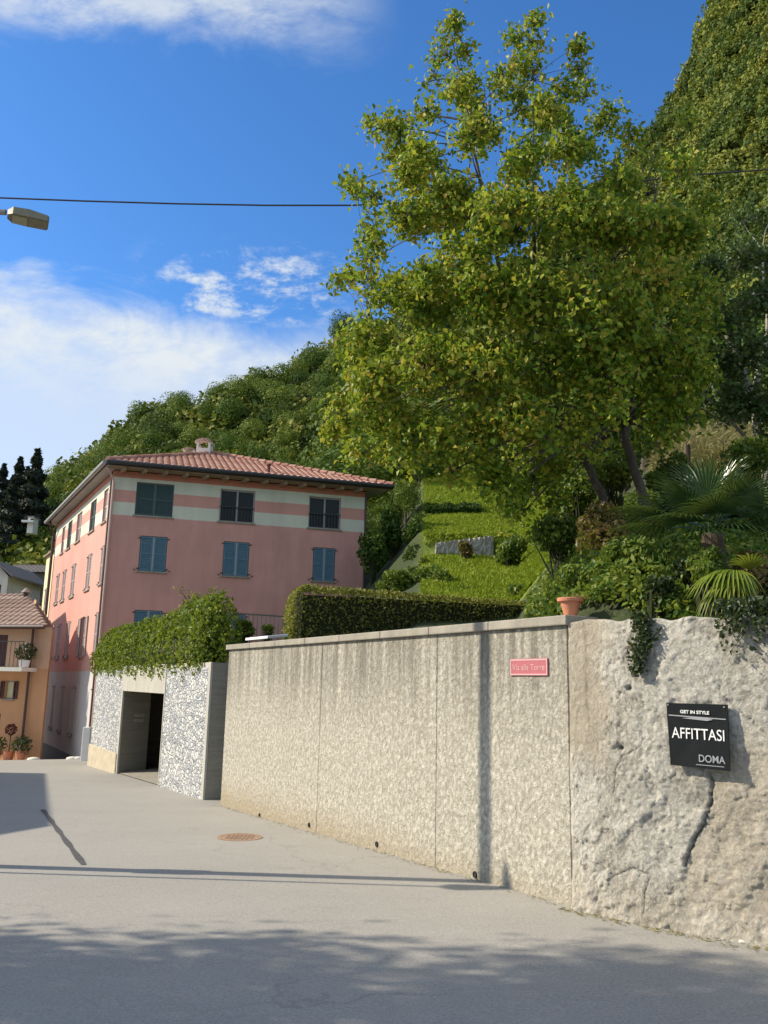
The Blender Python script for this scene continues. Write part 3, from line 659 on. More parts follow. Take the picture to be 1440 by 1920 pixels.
def window(pl, o, parent, style, sh='shutter', rev=.12, sill=True, label=None):
    a, b_, c, d = o; w = b_-a; h = d-c; dd, n = pl.d, pl.n
    mb = MB(); e = .05
    mb.box(pl.at(a, c, -rev), dd*w, n*.03, (0, 0, e)); mb.box(pl.at(a, d-e, -rev), dd*w, n*.03, (0, 0, e))
    mb.box(pl.at(a, c+e, -rev), dd*e, n*.03, (0, 0, h-2*e)); mb.box(pl.at(b_-e, c+e, -rev), dd*e, n*.03, (0, 0, h-2*e))
    mb.box(pl.at((a+b_)/2-.03, c+e, -rev), dd*.06, n*.035, (0, 0, h-2*e))
    wn = mb.build('window', 'frame' if style != 'dark' else 'frame', parent)
    if label: wn['label'] = label
    mb = MB(); mb.box(pl.at(a+.01, c+.01, -rev-.02), dd*(w-.02), n*.015, (0, 0, h-.02)); mb.build('pane', 'glass', wn)
    if sill:
        mb = MB(); mb.box(pl.at(a-.06, c-.05, -.02), dd*(w+.12), n*.08, (0, 0, .05)); mb.build('sill', 'coping', wn)
    def leaf(u0, u1, out, tilt=0):
        mb = MB(); f = .05; W_ = u1-u0
        mb.box(pl.at(u0, c+.02, out), dd*f, n*.035, (0, 0, h-.04)); mb.box(pl.at(u1-f, c+.02, out), dd*f, n*.035, (0, 0, h-.04))
        for zz in (c+.02, c+h*.5-f/2, d-.02-f): mb.box(pl.at(u0+f, zz, out), dd*(W_-2*f), n*.033, (0, 0, f))
        k = int(h/.06)
        for i in range(k):
            zz = c+.04+(h-.08)*i/k; mb.box(pl.at(u0+f, zz, out+.004), dd*(W_-2*f), n*.018+Vector((0, 0, -.025)), (0, 0, .012))
        mb.box(pl.at(u0+f, c+.04, out+.001), dd*(W_-2*f), n*.003, (0, 0, h-.1))
        s_ = mb.build('shutter', sh, wn)
        return s_
    if style == 'closed':
        leaf(a+.03, (a+b_)/2-.028, -.045); leaf((a+b_)/2+.028, b_-.03, -.045)
        mb = MB(); mb.box(pl.at((a+b_)/2-.026, c+.02, -.05), dd*.052, n*.03, (0, 0, h-.04)); mb.build('mullion', 'frame', wn)
        for zz in (c+.07, d-.10):
            for u in (a-.07, b_-.03): mb = MB(); mb.box(pl.at(u, zz, .0), dd*.10, n*.03, (0, 0, .035)); mb.build('hinge', 'darkmetal', wn)
        for u in (a-.16, b_+.11): mb = MB(); mb.box(pl.at(u, c+.02, .0), dd*.05, n*.05, (0, 0, .03)); mb.build('shutter_catch', 'darkmetal', wn)
    elif style == 'open':
        leaf(a-w*.52, a-.02, .02); leaf(b_+.02, b_+w*.52, .02)
    elif style == 'inner':
        leaf(a+.01, (a+b_)/2-.01, -.09); leaf((a+b_)/2+.01, b_-.01, -.09)
    elif style == 'rail':
        mb = MB(); k = max(3, int(w/.11))
        for i in range(1, k): mb.box(pl.at(a+w*i/k-.008, c, -.04), dd*.016, n*.016, (0, 0, h*.45))
        mb.box(pl.at(a, c+h*.45, -.045), dd*w, n*.03, (0, 0, .03)); mb.build('railing', 'darkmetal', wn)
        mb = MB()
        for q in range(2):
            for i in range(12):
                u = a+.06+(w*.5-.1)*(i/12)+q*w*.5
                mb.face([pl.at(u, c+e, -rev-.001+.0+.004*(i % 2)), pl.at(u+(w*.5-.1)/12, c+e, -rev+.004*((i+1) % 2)), pl.at(u+(w*.5-.1)/12, d-e, -rev+.004*((i+1) % 2)), pl.at(u, d-e, -rev-.001+.004*(i % 2))])
    elif style == 'blind':
        mb = MB(); mb.box(pl.at(a+.05, c+.05, -rev+.035), dd*(w-.1), n*.01, (0, 0, h-.1)); mb.build('blind', 'blind', wn); leaf(a-w*.52, a-.02, .02); leaf(b_+.02, b_+w*.52, .02)
    return wn
def roof_slope(A, B, TL, TR, per=.24, amp=.045, row=.36, drop=True):
    """tiled slope: A,B eave ends, TL,TR upper ends; each tile is its own island"""
    A, B, TL, TR = map(Vector, (A, B, TL, TR)); L_ = (B-A).length; d = (B-A)/L_
    nrm = d.cross(((TL+TR)/2-A)).normalized(); nrm = nrm if nrm.z > 0 else -nrm
    w = nrm.cross(d).normalized(); w = w if w.z > 0 else -w
    eL, eR = (TL-A).dot(d), (TR-A).dot(d); H = (TL-A).dot(w)
    mb = MB(); nc = int(L_/per); seg = 5
    for i in range(nc):
        e0 = i*per
        for r in range(int(H/row)+1):
            v0 = r*row; v1 = v0+row*1.08
            em = e0+per/2
            vm = H*min(1, em/eL if eL > 1e-3 else 9, (L_-em)/(L_-eR) if L_-eR > 1e-3 else 9)
            if v0 > vm: break
            v1 = min(v1, vm+.05)
            rows = []
            jit = random.uniform(-.012, .012)
            for k in range(seg+1):
                t = k/seg; e = e0+per*t; hh = amp*math.sin(math.pi*t)**.8 if 0 < t < 1 else 0
                rows.append((A+d*e+w*(v0+jit)+nrm*(hh+.03), A+d*e+w*v1+nrm*(hh+.006)))
            for k in range(seg): mb.face([rows[k][0], rows[k+1][0], rows[k+1][1], rows[k][1]])
            # pan front
            k0 = len(mb.v); mb.face([rows[k][0] for k in range(seg+1)][::1]+[])
    # weld faces of a tile so that each is one island
    return mb
def weld(o):
    import bmesh
    bm = bmesh.new(); bm.from_mesh(o.data); bmesh.ops.remove_doubles(bm, verts=bm.verts, dist=.0004); bm.to_mesh(o.data); bm.free()

# ---------------------------------------------------------------- pink building
def pink():
    c = P(213, 917, 30); az1 = R(74); az2 = R(-28.7)
    fr = Plane(c, az1, 1); le = Plane(c, az2, -1)
    if fr.n.y > 0: fr.n = -fr.n
    if le.n.x > 0: le.n = -le.n
    FW, LW = 9.32, 13.1; ZB, ZT = -3.2, 8.95
    t = thing('pink_building', (c.x, c.y, gz(c.x, c.y)), 'pink three-storey house with cream bands under the eaves and a red tiled hip roof', 'building')
    mats = ['greyplaster', 'pink', 'cream', 'redband', 'darkplaster']
    bands = [(1.90, 0), (7.35, 1), (7.82, 2), (8.26, 1), (8.72, 2), (9.5, 3)]
    cols = [(.78, 2.09, 1.05, 1.99), (3.75, 5.03, 3.98, 4.92), (7.07, 8.31, 7.30, 8.15)]
    ops = []
    top = [(a, b_, 7.39, 8.60) for a, b_, _, _ in cols]; mid = [(a, b_, 5.40, 6.66) for _, _, a, b_ in cols]; low = [(a, b_, 2.75, 4.03) for _, _, a, b_ in cols]
    o = facade('wall', fr, 0, FW, ZB, ZT, top+mid+low, bands, t, mats); o['label'] = 'front wall of the pink house in shade'
    for k, w_ in enumerate(top): window(fr, w_, t, 'inner' if k == 0 else 'rail', 'shutter_d')
    for w_ in mid+low: window(fr, w_, t, 'closed', 'shutter')
    # side wall along the lane
    lt, lm, ll, lg = [], [], [], []
    U = lambda px, py: le.uz(px, py)[0]
    for k, (x0, x1) in enumerate(((189, 196.5), (166, 176), (141, 151), (127, 134), (117, 122))):
        y = 1000; a, b_ = sorted((U(x0, y), U(x1, y))); a = max(a, .35); lt.append((a, min(b_, a+1.15), 7.25, 8.5))
    for k, (x0, x1) in enumerate(((188, 194), (163, 171), (135, 143), (120, 126), (109, 114))):
        a, b_ = sorted((U(x0, 1060), U(x1, 1060))); a = max(a, .35); lm.append((a, min(b_, a+.95), 4.95, 6.35)); ll.append((a, min(b_, a+.95), 2.45, 3.95))
    for k, (x0, x1) in enumerate(((170, 177), (134, 140), (113, 118), (97, 101))):
        a, b_ = sorted((U(x0, 1320), U(x1, 1320))); lg.append((max(a, .5), min(b_, max(a, .5)+.9), -.5, 1.35))
    bl = [(-1.15, 4)]+bands
    o = facade('wall', le, 0, LW, ZB, ZT, lt+lm+ll+lg, bl, t, mats); o['label'] = 'sunlit side wall of the pink house along the lane'
    for k, w_ in enumerate(lt): window(le, w_, t, 'inner', 'shutter_d' if k in (1, 3) else 'shutter_l')
    for w_ in lm: window(le, w_, t, 'closed', 'shutter_l')
    for k, w_ in enumerate(ll): window(le, w_, t, 'closed' if k != 1 else 'open', 'shutter_l')
    for w_ in lg: window(le, w_, t, 'closed', 'shutter_l')
    # other two walls
    B0 = fr.at(FW, 0); D0 = le.at(LW, 0); C0 = B0+(D0-fr.at(0, 0)); mb = MB()
    up = lambda p, z: Vector((p.x, p.y, z))
    for a, b_ in ((B0, C0), (C0, D0)): mb.face([up(a, ZB), up(b_, ZB), up(b_, 7.35), up(a, 7.35)], 0); mb.face([up(a, 7.35), up(b_, 7.35), up(b_, ZT), up(a, ZT)], 1)
    o = mb.build('wall', ['pink', 'cream'], t); o['label'] = 'rear walls of the pink house'
    # roof
    ov = .70; A0 = fr.at(0, 0); f, l = fr.d, le.d
    ol = .42; A = A0-f*ol-l*ov; B = B0+f*ov-l*ov; C_ = C0+f*ov+l*ov; D = D0-f*ol+l*.2
    ze = 9.12
    A, B, C_, D = (up(p, ze) for p in (A, B, C_, D))
    Wd = (B-A).length; inset = 5.2
    m1 = (A+B)/2+l*inset; m2 = (C_+D)/2-l*inset
    r = ray(420, 852); zr = EYE+r.z*(m1.y/r.y); m1.z = zr; m2.z = zr
    rf = roof_slope(A, B, m1, m1).build('roof', 'tile', t); weld(rf)
    for q in (roof_slope(B, C_, m1, m2), roof_slope(C_, D, m2, m2), roof_slope(D, A, m2, m1)):
        o = q.build('roof_slope', 'tile', rf); weld(o)
    mb = MB()
    for a, b_ in ((A, m1), (B, m1), (C_, m2), (D, m2), (m1, m2)):
        n_ = int((b_-a).length/.36); 
        for i in range(n_):
            p, q = a.lerp(b_, i/n_), a.lerp(b_, (i+1.05)/n_); mb.tube([p+Vector((0, 0, .05)), q+Vector((0, 0, .035))], [.11, .085], 8)
    o = mb.build('ridge_tiles', 'tile', rf)
    mb = MB(); dz = Vector((0, 0, -.02)); ins = lambda p, q, k: p.lerp(q, k)
    mb.face([A+dz, B+dz, m1+dz]); mb.face([B+dz, C_+dz, m2+dz, m1+dz]); mb.face([C_+dz, D+dz, m2+dz]); mb.face([D+dz, A+dz, m1+dz, m2+dz])
    mb.build('roof_deck', 'wood', rf)
    # soffit, fascia, gutter
    mb = MB(); zs_ = ze-.14
    Aw, Bw, Cw, Dw = (up(p, zs_) for p in (A0, B0, C0, D0)); A_, B_, Cc, D_ = (up(p, zs_) for p in (A, B, C_, D))
    mb.face([D_, A_, Aw, Dw]); mb.face([B_, Cc, Cw, Bw]); mb.face([Cc, D_, Dw, Cw]); mb.build('soffit', 'soffit', rf)
    mb = MB(); mb.face([A_, B_, Bw, Aw]); mb.build('eave_boards', 'rafter', rf)
    mb = MB(); k = 13
    for i in range(k):
        p = Aw.lerp(Bw, (i+.3)/k); mb.box(p-f*.05+Vector((0, 0, -.13)), f*.10, -l*(ov-.12), (0, 0, .13))
    0
    for i in range(k):
        p = Aw.lerp(Bw, (i+.3)/k); mb = MB(); mb.box(p-f*.05+Vector((0, 0, -.13)), f*.10, -l*(ov-.12), (0, 0, .13)); mb.build('rafter', 'rafter', rf)
    mb = MB()
    for a, b_ in ((A, B), (B, C_), (C_, D), (D, A)):
        dd = (b_-a).normalized(); nn = Vector((dd.y, -dd.x, 0))
        mb.box(a+Vector((0, 0, -.145)), b_-a, -nn*.03, (0, 0, .125))
    mb.build('fascia', 'darkmetal', rf)
    mb = MB(); nn = le.n
    mb.tube([A+nn*.08+Vector((0, 0, -.06)), D+nn*.08+Vector((0, 0, -.06))], .085, 10); mb.build('gutter', 'zinc', rf)
    mb = MB(); nn = fr.n
    mb.tube([A+nn*.08+Vector((0, 0, -.05)), B+nn*.08+Vector((0, 0, -.05))], .075, 10); mb.build('gutter', 'darkmetal', rf)
    # downpipes
    mb = MB(); p = fr.at(-.02, 0, .08); q = up(A+l*.3+f*.1, 8.95); mb.tube([q, up(p, 8.55), up(p, -1)], .05, 8); mb.build('downpipe', 'pinkpipe', t)
    mb = MB(); p = le.at(.16, 0, .07); mb.tube([up(p, 8.9), up(p, -1)], .04, 8); mb.build('downpipe', 'brownpipe', t)
    mb = MB(); p = le.at(LW-.05, 0, .12); mb.tube([up(D-l*.9, 8.95), up(p, 8.4), up(p, -2.1)], .07, 8); mb.build('downpipe', 'brownpipe', t)
    mb = MB(); p = fr.at(FW-.05, 0, .06); mb.tube([up(p, 8.9), up(p, 1)], .04, 8); mb.build('downpipe', 'brownpipe', t)
    # chimneys on the ridge
    def chim(px, py0, Y, w, h, dome=True, mat='whitewall'):
        p = P(px, py0, Y); mb = MB(); mb.box(p-Vector((w/2, w/2, .8)), (w, 0, 0), (0, w, 0), (0, 0, .8+h*.35))
        s_ = w*.16
        for i in (-1, 1):
            for j in (-1, 1): mb.box((p.x+i*(w/2-s_/2)-s_/2, p.y+j*(w/2-s_/2)-s_/2, p.z+h*.35), (s_, 0, 0), (0, s_, 0), (0, 0, h*.35))
        ch = mb.build('chimney', mat, rf)
        mb = MB(); mb.box(p-Vector((w*.32, w*.32, -h*.35)), (w*.64, 0, 0), (0, w*.64, 0), (0, 0, .02)); mb.build('flue', 'dark', ch)
        mb = MB(); n_ = 8
        for i in range(n_):
            a0, a1 = math.pi*i/n_, math.pi*(i+1)/n_; W2 = w*.62
            q = lambda a, yy: Vector((p.x-W2*math.cos(a), p.y+yy, p.z+h*.68+h*.30*math.sin(a)))
            mb.face([q(a0, -W2), q(a1, -W2), q(a1, W2), q(a0, W2)]); mb.face([q(a0, -W2), q(a0, W2)-Vector((0, 0, 0)), q(a1, W2)-Vector((0, 0, .03)), q(a1, -W2)-Vector((0, 0, .03))])
        mb.build('cap', 'white', ch)
    chim(383, 853, 35.0, .58, .66, False, 'whitewall'); chim(356, 856, 37.5, .5, .35, True)
    p = P(503, 890, 31.5); mb = MB(); mb.tube([p-Vector((0, 0, .3)), p+Vector((0, 0, .35))], .06, 10); mb.tube([p+Vector((0, 0, .34)), p+Vector((0, 0, .42))], .09, 10); mb.build('vent_pipe', 'darkred', rf)
    return fr, le
FR, LE = pink()

# ---------------------------------------------------------------- yellow house beyond
def yellow():
    t = thing('yellow_house', LE.at(13.2, -2, 0), 'narrow pale yellow house front just beyond the far end of the pink house', 'house')
    mats = ['yellow', 'darkred']; o = facade('wall', LE, 13.12, 15.6, -3, 7.7, [(14.3, 15.0, 4.2, 6.0)], [(2.9, 1), (9, 0)], t, mats)
    window(LE, (14.3, 15.0, 4.2, 6.0), t, 'closed', 'shutter_l')
    mb = MB(); a = LE.at(13.12, -3, -.002); mb.box(a-LE.n*.15, LE.d*2.5, -LE.n*6, (0, 0, 10.6)); mb.build('wall', 'yellow', t)
    a = LE.at(13.1, 7.7, .15); b_ = LE.at(15.7, 7.7, .15); A = a; B = b_; TL = a-LE.n*3.6+Vector((0, 0, 1.3)); TR = b_-LE.n*3.6+Vector((0, 0, 1.3))
    mb = MB(); mb.box(A-Vector((0, 0, .06)), B-A, TL-A, (0, 0, .06)); rf = mb.build('roof', 'oldtile', t)
yellow()

# ---------------------------------------------------------------- orange house
def orange():
    c = P(75, 1416, 32.0); az = math.atan2(-.955, .30); pl = Plane(c, az, 1)
    if pl.n.y > 0: pl.n = -pl.n
    back = LE.d.copy() if LE.d.y > 0 else -LE.d.copy(); back = (back+Vector((-.10, 0, 0))).normalized()
    t = thing('orange_house', (c.x, c.y, gz(c.x, c.y)), 'orange and peach house with a balcony and dark red shutters at the left edge', 'house')
    U = lambda px, py: pl.uz(px, py); L_ = 11
    zb = U(40, 1253)[1]; zt = U(40, 1176)[1]
    o1 = (U(42-7, 1294)[0], 0, 0, 0)
    a, b_ = sorted((U(10, 1290)[0], U(26, 1290)[0])); z0, z1 = U(20, 1311)[1], U(20, 1276)[1]
    w1 = (a, b_, z0, z1)
    a, b_ = sorted((U(-14, 1215)[0], U(13, 1215)[0])); d1 = (a, b_, zb+.05, U(0, 1190)[1])
    a, b_ = sorted((U(-30, 1400)[0], U(-5, 1400)[0])); d2 = (a, b_, -2.5, .3)
    facade('wall', pl, 0, L_, -3.5, zt, [w1, d1, d2], [(zb, 0), (9, 1)], t, ['orange', 'peach'])
    mb = MB(); mb.box(pl.at(.05, -3.5, -.16), pl.d*(L_-.1), back*6.5, (0, 0, zt+3.4)); mb.build('wall', 'peach', t)
    mb = MB(); mb.box(pl.at(.001, -3.5, -.001), back*6.7, pl.d*.045, (0, 0, zt+3.45)); mb.build('wall', 'orange', t)
    window(pl, w1, t, 'blind', 'shutter_r'); 
    for d_ in (d1, d2):
        mb = MB(); mb.box(pl.at(d_[0], d_[2], -.12), pl.d*(d_[1]-d_[0]), pl.n*.04, (0, 0, d_[3]-d_[2])); mb.build('door', 'shutter_r', t)
    # balcony
    u0 = U(70, 1250)[0]
    mb = MB(); mb.box(pl.at(u0, zb-.12, -.02), pl.d*(L_-u0), pl.n*.85, (0, 0, .14)); bal = mb.build('balcony', 'whitewall', t)
    mb = MB(); n_ = 60
    for i in range(n_): mb.box(pl.at(u0+.04+(L_-u0)*i/n_, zb+.02, .80), pl.d*.014, pl.n*.014, (0, 0, .9))
    mb.box(pl.at(u0, zb+.92, .79), pl.d*(L_-u0), pl.n*.035, (0, 0, .03)); mb.build('railing', 'darkmetal', bal)
    # roof
    A = pl.at(-.12, zt, .55); B = pl.at(L_+.3, zt, .55); zr = U(40, 1117)[1]+.25
    up = Vector((0, 0, zr-zt)); TL = A+back*3.9+up; TR = B+back*3.9+up
    rf = roof_slope(A, B, TL, TR, .26, .05, .38).build('roof', 'oldtile', t); weld(rf)
    A2, B2 = A+back*7.7, B+back*7.7; o = roof_slope(B2, A2, TR, TL, .26, .05, .38).build('roof_slope', 'oldtile', rf); weld(o)
    mb = MB(); mb.box(A-Vector((0, 0, .1)), B-A, TL-A, (0, 0, .09)); mb.box(A2-Vector((0, 0, .1)), B2-A2, TL-A2, (0, 0, .09)); mb.build('roof_deck', 'brownpipe', rf)
    mb = MB(); mb.face([pl.at(.02, zt-.02, -.2), pl.at(.02, zt-.02, 0)+back*6.6, pl.at(.02, zr-.15, 0)+back*3.35]); mb.build('gable', 'peach', t)
    mb = MB(); mb.tube([A+Vector((0, 0, -.02))+pl.n*.06, B+Vector((0, 0, -.02))+pl.n*.06], .07, 8); mb.build('gutter', 'brownpipe', rf)
    mb = MB(); u = U(64, 1200)[0]; mb.tube([pl.at(u, zt-.02, .10), pl.at(u, -2.3, .10)], .05, 8); mb.build('downpipe', 'brownpipe', t)
    # chimney pipe
    p = P(47, 1128, 34.5); mb = MB(); mb.tube([p-Vector((0, 0, .4)), p+Vector((0, 0, .35))], .10, 10); ch = mb.build('chimney', 'darkmetal', rf)
    mb = MB(); mb.tube([p+Vector((0, 0, .36)), p+Vector((0, 0, .40)), p+Vector((0, 0, .55))], [.2, .17, .03], 10); mb.build('cap', 'coping', ch)
    return pl, zb
OR, ORZ = orange()

# ---------------------------------------------------------------- garage entrance
def garage():
    az = math.atan2(gL.x-gR.x, gL.y-gR.y); pl = Plane(gR, az, 1)
    if pl.n.x > 0: pl.n = -pl.n
    GL = (Vector((gL.x, gL.y, 0))-pl.p0).length; U = pl.uz
    t = thing('garage_entrance', (gR.x, gR.y, gR.z), 'flat concrete garage entrance faced with white and grey stone beside the pink house', 'garage')
    zt = 1.98
    dz = U(266, 1298)[1]; dr, dl = U(298, 1440)[0]+.02, U(222, 1400)[0]
    # concrete shell pieces (butted)
    gb = -1.6; th = .28; d, n = pl.d, pl.n; up = lambda z: Vector((0, 0, z))
    mb = MB()
    mb.box(pl.at(0, gb, 0), d*.15, -n*.05, up(zt-gb))                              # right post
    mb.box(pl.at(.224, gb, -.05), d*(dr-.224-.06), -n*(th-.05), up(zt-gb))            # backing right
    mb.box(pl.at(dr-.06, gb, 0), d*.06, -n*th, up(dz-gb))                           # right jamb
    mb.box(pl.at(dl, gb, 0), d*.09, -n*.05, up(dz-gb)); mb.box(pl.at(dl+.0901, gb, -.008), d*.12, -n*.041, up(zt-gb))                               # left jamb
    mb.box(pl.at(dr-.06, dz, .002), d*(dl-dr+.15), -n*(th+.002), up(zt-dz))         # lintel
    mb.box(pl.at(dl+.205, gb, -.05), d*(GL-dl-.205), -n*(th-.05), up(zt-gb))          # backing left
    mb.build('wall', 'white_concrete', t, bevel=.01)
    mb = MB(); mb.box(pl.at(.152, gb, -.012), d*(dr-.06-.154), -n*.0365, up(zt-gb-.10)); o = mb.build('stone_cladding', 'cladding', t)
    mb = MB(); a, b_ = dl+.092, GL-.05; z1 = gz(gL.x, gL.y)+.62; mb.box(pl.at(a, z1, -.012), d*(b_-a), -n*.036, up(zt-z1-.10)); o = mb.build('stone_cladding', 'cladding', t)
    mb = MB(); mb.box(pl.at(dl+.09, gb, .03), d*(GL-dl-.09), -n*.079, up(z1-gb)); mb.build('plinth', 'plinth', t, bevel=.01)
    # side wall in the slot, back and roof
    mb = MB(); sb = 5.2
    mb.box(pl.at(.002, gb, -.052), d*.22, -n*(sb+th), up(zt-gb-.005)); mb.build('side_wall', 'board', t)
    mb = MB(); mb.box(pl.at(GL-.2, gb, -th), d*.19, -n*sb, up(zt-gb)); mb.build('side_wall', 'board', t)
    mb = MB(); mb.box(pl.at(.005, zt-.20, -th-.002), d*(GL-.01), -n*(sb+2), up(.19)); mb.build('roof_slab', 'concrete', t)
    # inner passage: left wall, far dark
    mb = MB(); sk = (-n+d*.6).normalized(); mb.box(pl.at(dl+.002, gb, -.052), d*.2, sk*.95, up(dz-gb+.3)); mb.build('inner_wall', 'board', t)
    mb = MB(); mb.box(pl.at(dr-.3, dz+.02, -th-.01), d*(dl-dr+.3), -n*5, up(.10)); mb.build('ceiling', 'board', t)
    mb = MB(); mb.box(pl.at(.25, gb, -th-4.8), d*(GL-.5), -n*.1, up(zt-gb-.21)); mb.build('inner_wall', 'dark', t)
    mb = MB(); q = [pl.at(.24, 0, -.06), pl.at(dl+.05, 0, -.06), pl.at(dl+2.4, 0, -th-4.7), pl.at(.24, 0, -th-4.7)]
    q = [Vector((p.x, p.y, gz(p.x, p.y)+.02+(.0 if i < 2 else .25))) for i, p in enumerate(q)]; mb.face(q); mb.build('floor', 'coping', t)
    # two faint lines of lettering on the inner wall
    ip = Plane(pl.at(dl, 0, 0), math.atan2(sk.x, sk.y), 1); ip.n = ip.n if ip.n.dot(d) < 0 else -ip.n
    u, z = ip.uz(259, 1345); h = .10
    text('PASSAGGIO', ip.at(u, z+.05, .040), sk, ip.n, .075, .36, 'whitewall', t, thick=.01); text('PEDONALE', ip.at(u, z-.08, .040), sk, ip.n, .075, .33, 'whitewall', t, thick=.01)
    # slot between garage and wall: back wall
    a = pl.at(-.02, 0, -1.9); b_ = wallP.at(WLEN-.25, 0, -1.9); mb = MB()
    mb.box(Vector((a.x, a.y, -1.6)), Vector((b_.x-a.x, b_.y-a.y, 0)), -n*.2, (0, 0, 3.5)); o = mb.build('recess_wall', 'board', origin=(a.x, a.y, -.6))
    tag(o, 'shaded board-marked concrete wall at the back of the gap beside the garage', 'wall')
    # terrace slab in front of the pink house
    mb = MB(); p1 = pl.at(-3, 0, -2.2); p2 = pl.at(GL-1, 0, -2.2); p3 = FR.at(0, 0, .02); p4 = FR.at(9, 0, .02)
    for z in (1.8,): mb.face([up(z)+p for p in (p2, p1, p4, p3)])
    o = mb.build('terrace', 'concrete'); struct(o)
    return pl, GL
GP, GLEN = garage()

# ---------------------------------------------------------------- terrain
KP = [-500, 60, 330, 490, 630, 800, 1000, 1200, 1330, 1440, 2000]
CY = [85, 92, 110, 120, 130, 170, 230, 300, 320, 330, 340]
CPY = [1150, 930, 810, 748, 690, 610, 510, 385, 200, -10, -600]     # bare-ground crest in the photograph
def zat(px, py, Y): return P(px, py, Y).z
CZ = [zat(p, q, y) for p, q, y in zip(KP, CPY, CY)]
def prof(px, Y):
    cy = np.interp(px, KP, CY); cz = np.interp(px, KP, CZ)
    L_ = [(5, 1.75), (18, 1.9), (32, 2.0), (44, 2.5), (56, 6.0)]
    Mi = [(5, 1.95), (11, 2.0), (18, 2.9), (22, 3.8), (29.25, 5.85), (29.6, 6.62), (36, 8.9), (36.6, 9.3), (50, 14.6)]
    Rr = [(5, 1.95), (7.3, 2.1), (10.5, 3.45), (14, 4.5), (22, 6.2), (30, 8.2), (36, 10.6), (50, 16.8)]
    R2 = [(5, 1.95), (7.3, 2.1), (10.5, 3.45), (14, 5.0), (22, 8.0), (36, 13.5), (50, 20)]
    def ev(K):
        if Y <= K[-1][0]: return np.interp(Y, [k[0] for k in K], [k[1] for k in K])
        y0, z0 = K[-1]; t = min(1.0, (Y-y0)/(cy-y0)); k = 1.15 if px < 700 else 1.35
        z = z0+(cz-z0)*(t**k)
        if Y > cy: z = cz-(Y-cy)*.4
        return z
    if px < 560: return ev(L_)
    if px < 790: t = (px-560)/230; return ev(L_)*(1-t)+ev(Mi)*t
    if px < 975: return ev(Mi)
    if px < 1125: t = (px-975)/150; return ev(Mi)*(1-t)+ev(Rr)*t
    if px < 1170: return ev(Rr)
    if px < 1320: t = (px-1170)/150; return ev(Rr)*(1-t)+ev(R2)*t
    return ev(R2)
def px_of(x, y): return 720+x/y*F/math.cos(PT)*.985 if y > 0 else 3000
def wall_hit(px):
    """Y where the vertical plane through this column meets the garden edge"""
    k = (px-720)*math.cos(PT)/(F*.985)
    def seg(a, b_):
        den = (b_.x-a.x)-k*(b_.y-a.y)
        if abs(den) < 1e-9: return None
        t = (k*a.y-a.x)/den
        return a.y+(b_.y-a.y)*t if -.001 <= t <= 1.001 else None
    off = .25
    pts = [wallP.at(WLEN, 0, -off), wallP.at(0, 0, -off)]+[OLD[i]+(-old_at(cum[i]+.01)[2])*off for i in range(1, 5)]
    for a, b_ in zip(pts, pts[1:]):
        r = seg(a, b_)
        if r: return r
    return None
pcols = list(np.arange(-500, 420, 20))+list(np.arange(442, 1700, 8))+list(np.arange(1700, 2050, 25))
def terrain():
    rows = 170; V = []; lawn = []; cols = []
    ok = [(q, wall_hit(q)) for q in pcols if 442 <= q < 1900]; ok = [(q, y) for q, y in ok if y and y > 4.5]
    for px in pcols:
        y0 = 47 if px < 430 else float(np.interp(px, [q for q, _ in ok], [y for _, y in ok]))
        cy = np.interp(px, KP, CY)*1.12; k = (px-720)*math.cos(PT)/(F*.985)
        for i in range(rows):
            t = max(0, i-1)/(rows-2); Y = y0*(cy/y0)**t
            z = prof(px, Y)
            x = k*Y; nz_ = noise.fractal(Vector((x*.06, Y*.06, 0)), .9, 2, 4); amp = 0 if Y < 8 else min(1, (Y-8)/20)*.35+max(0, Y-55)*.05
            z += nz_*amp + (.05*noise.noise(Vector((x*1.3, Y*1.3, 1))) if Y-y0 > .3 else 0)
            if i == 0: z -= 1.2
            elif Y < 12 and px > 1060: z = min(z, 2.16+max(0, Y-y0)*.9)
            V.append((x, Y, z))
            a = 1/(1+math.exp(-(px-795)/4))*1/(1+math.exp((px-1110)/10))*1/(1+math.exp(-(Y-20)/.5))*1/(1+math.exp((Y-52)/3))
            lawn.append(a*max(0, min(1, .95+1.1*noise.fractal(Vector((x*.8, Y*.5, 7)), .8, 2.2, 4))))
    Fc = [(c*rows+r, (c+1)*rows+r, (c+1)*rows+r+1, c*rows+r+1) for c in range(len(pcols)-1) for r in range(rows-1) if not (pcols[c] < 430 <= pcols[c+1])]
    # skirts so that the near edge is never open
    o = np_mesh('hillside', np.array(V), np.array(Fc), 'terrain', smooth=True); struct(o)
    a = o.data.attributes.new('lawn', 'FLOAT', 'POINT'); a.data.foreach_set('value', lawn)
terrain()
def tz(px, Y): return prof(px, Y)
def tpt(px, Y):
    k = (px-720)*math.cos(PT)/(F*.985); x = k*Y; amp = 0 if Y < 8 else min(1, (Y-8)/20)*.35+max(0, Y-55)*.05
    return Vector((x, Y, prof(px, Y)+noise.fractal(Vector((x*.06, Y*.06, 0)), .9, 2, 4)*amp+.05*noise.noise(Vector((x*1.3, Y*1.3, 1)))))

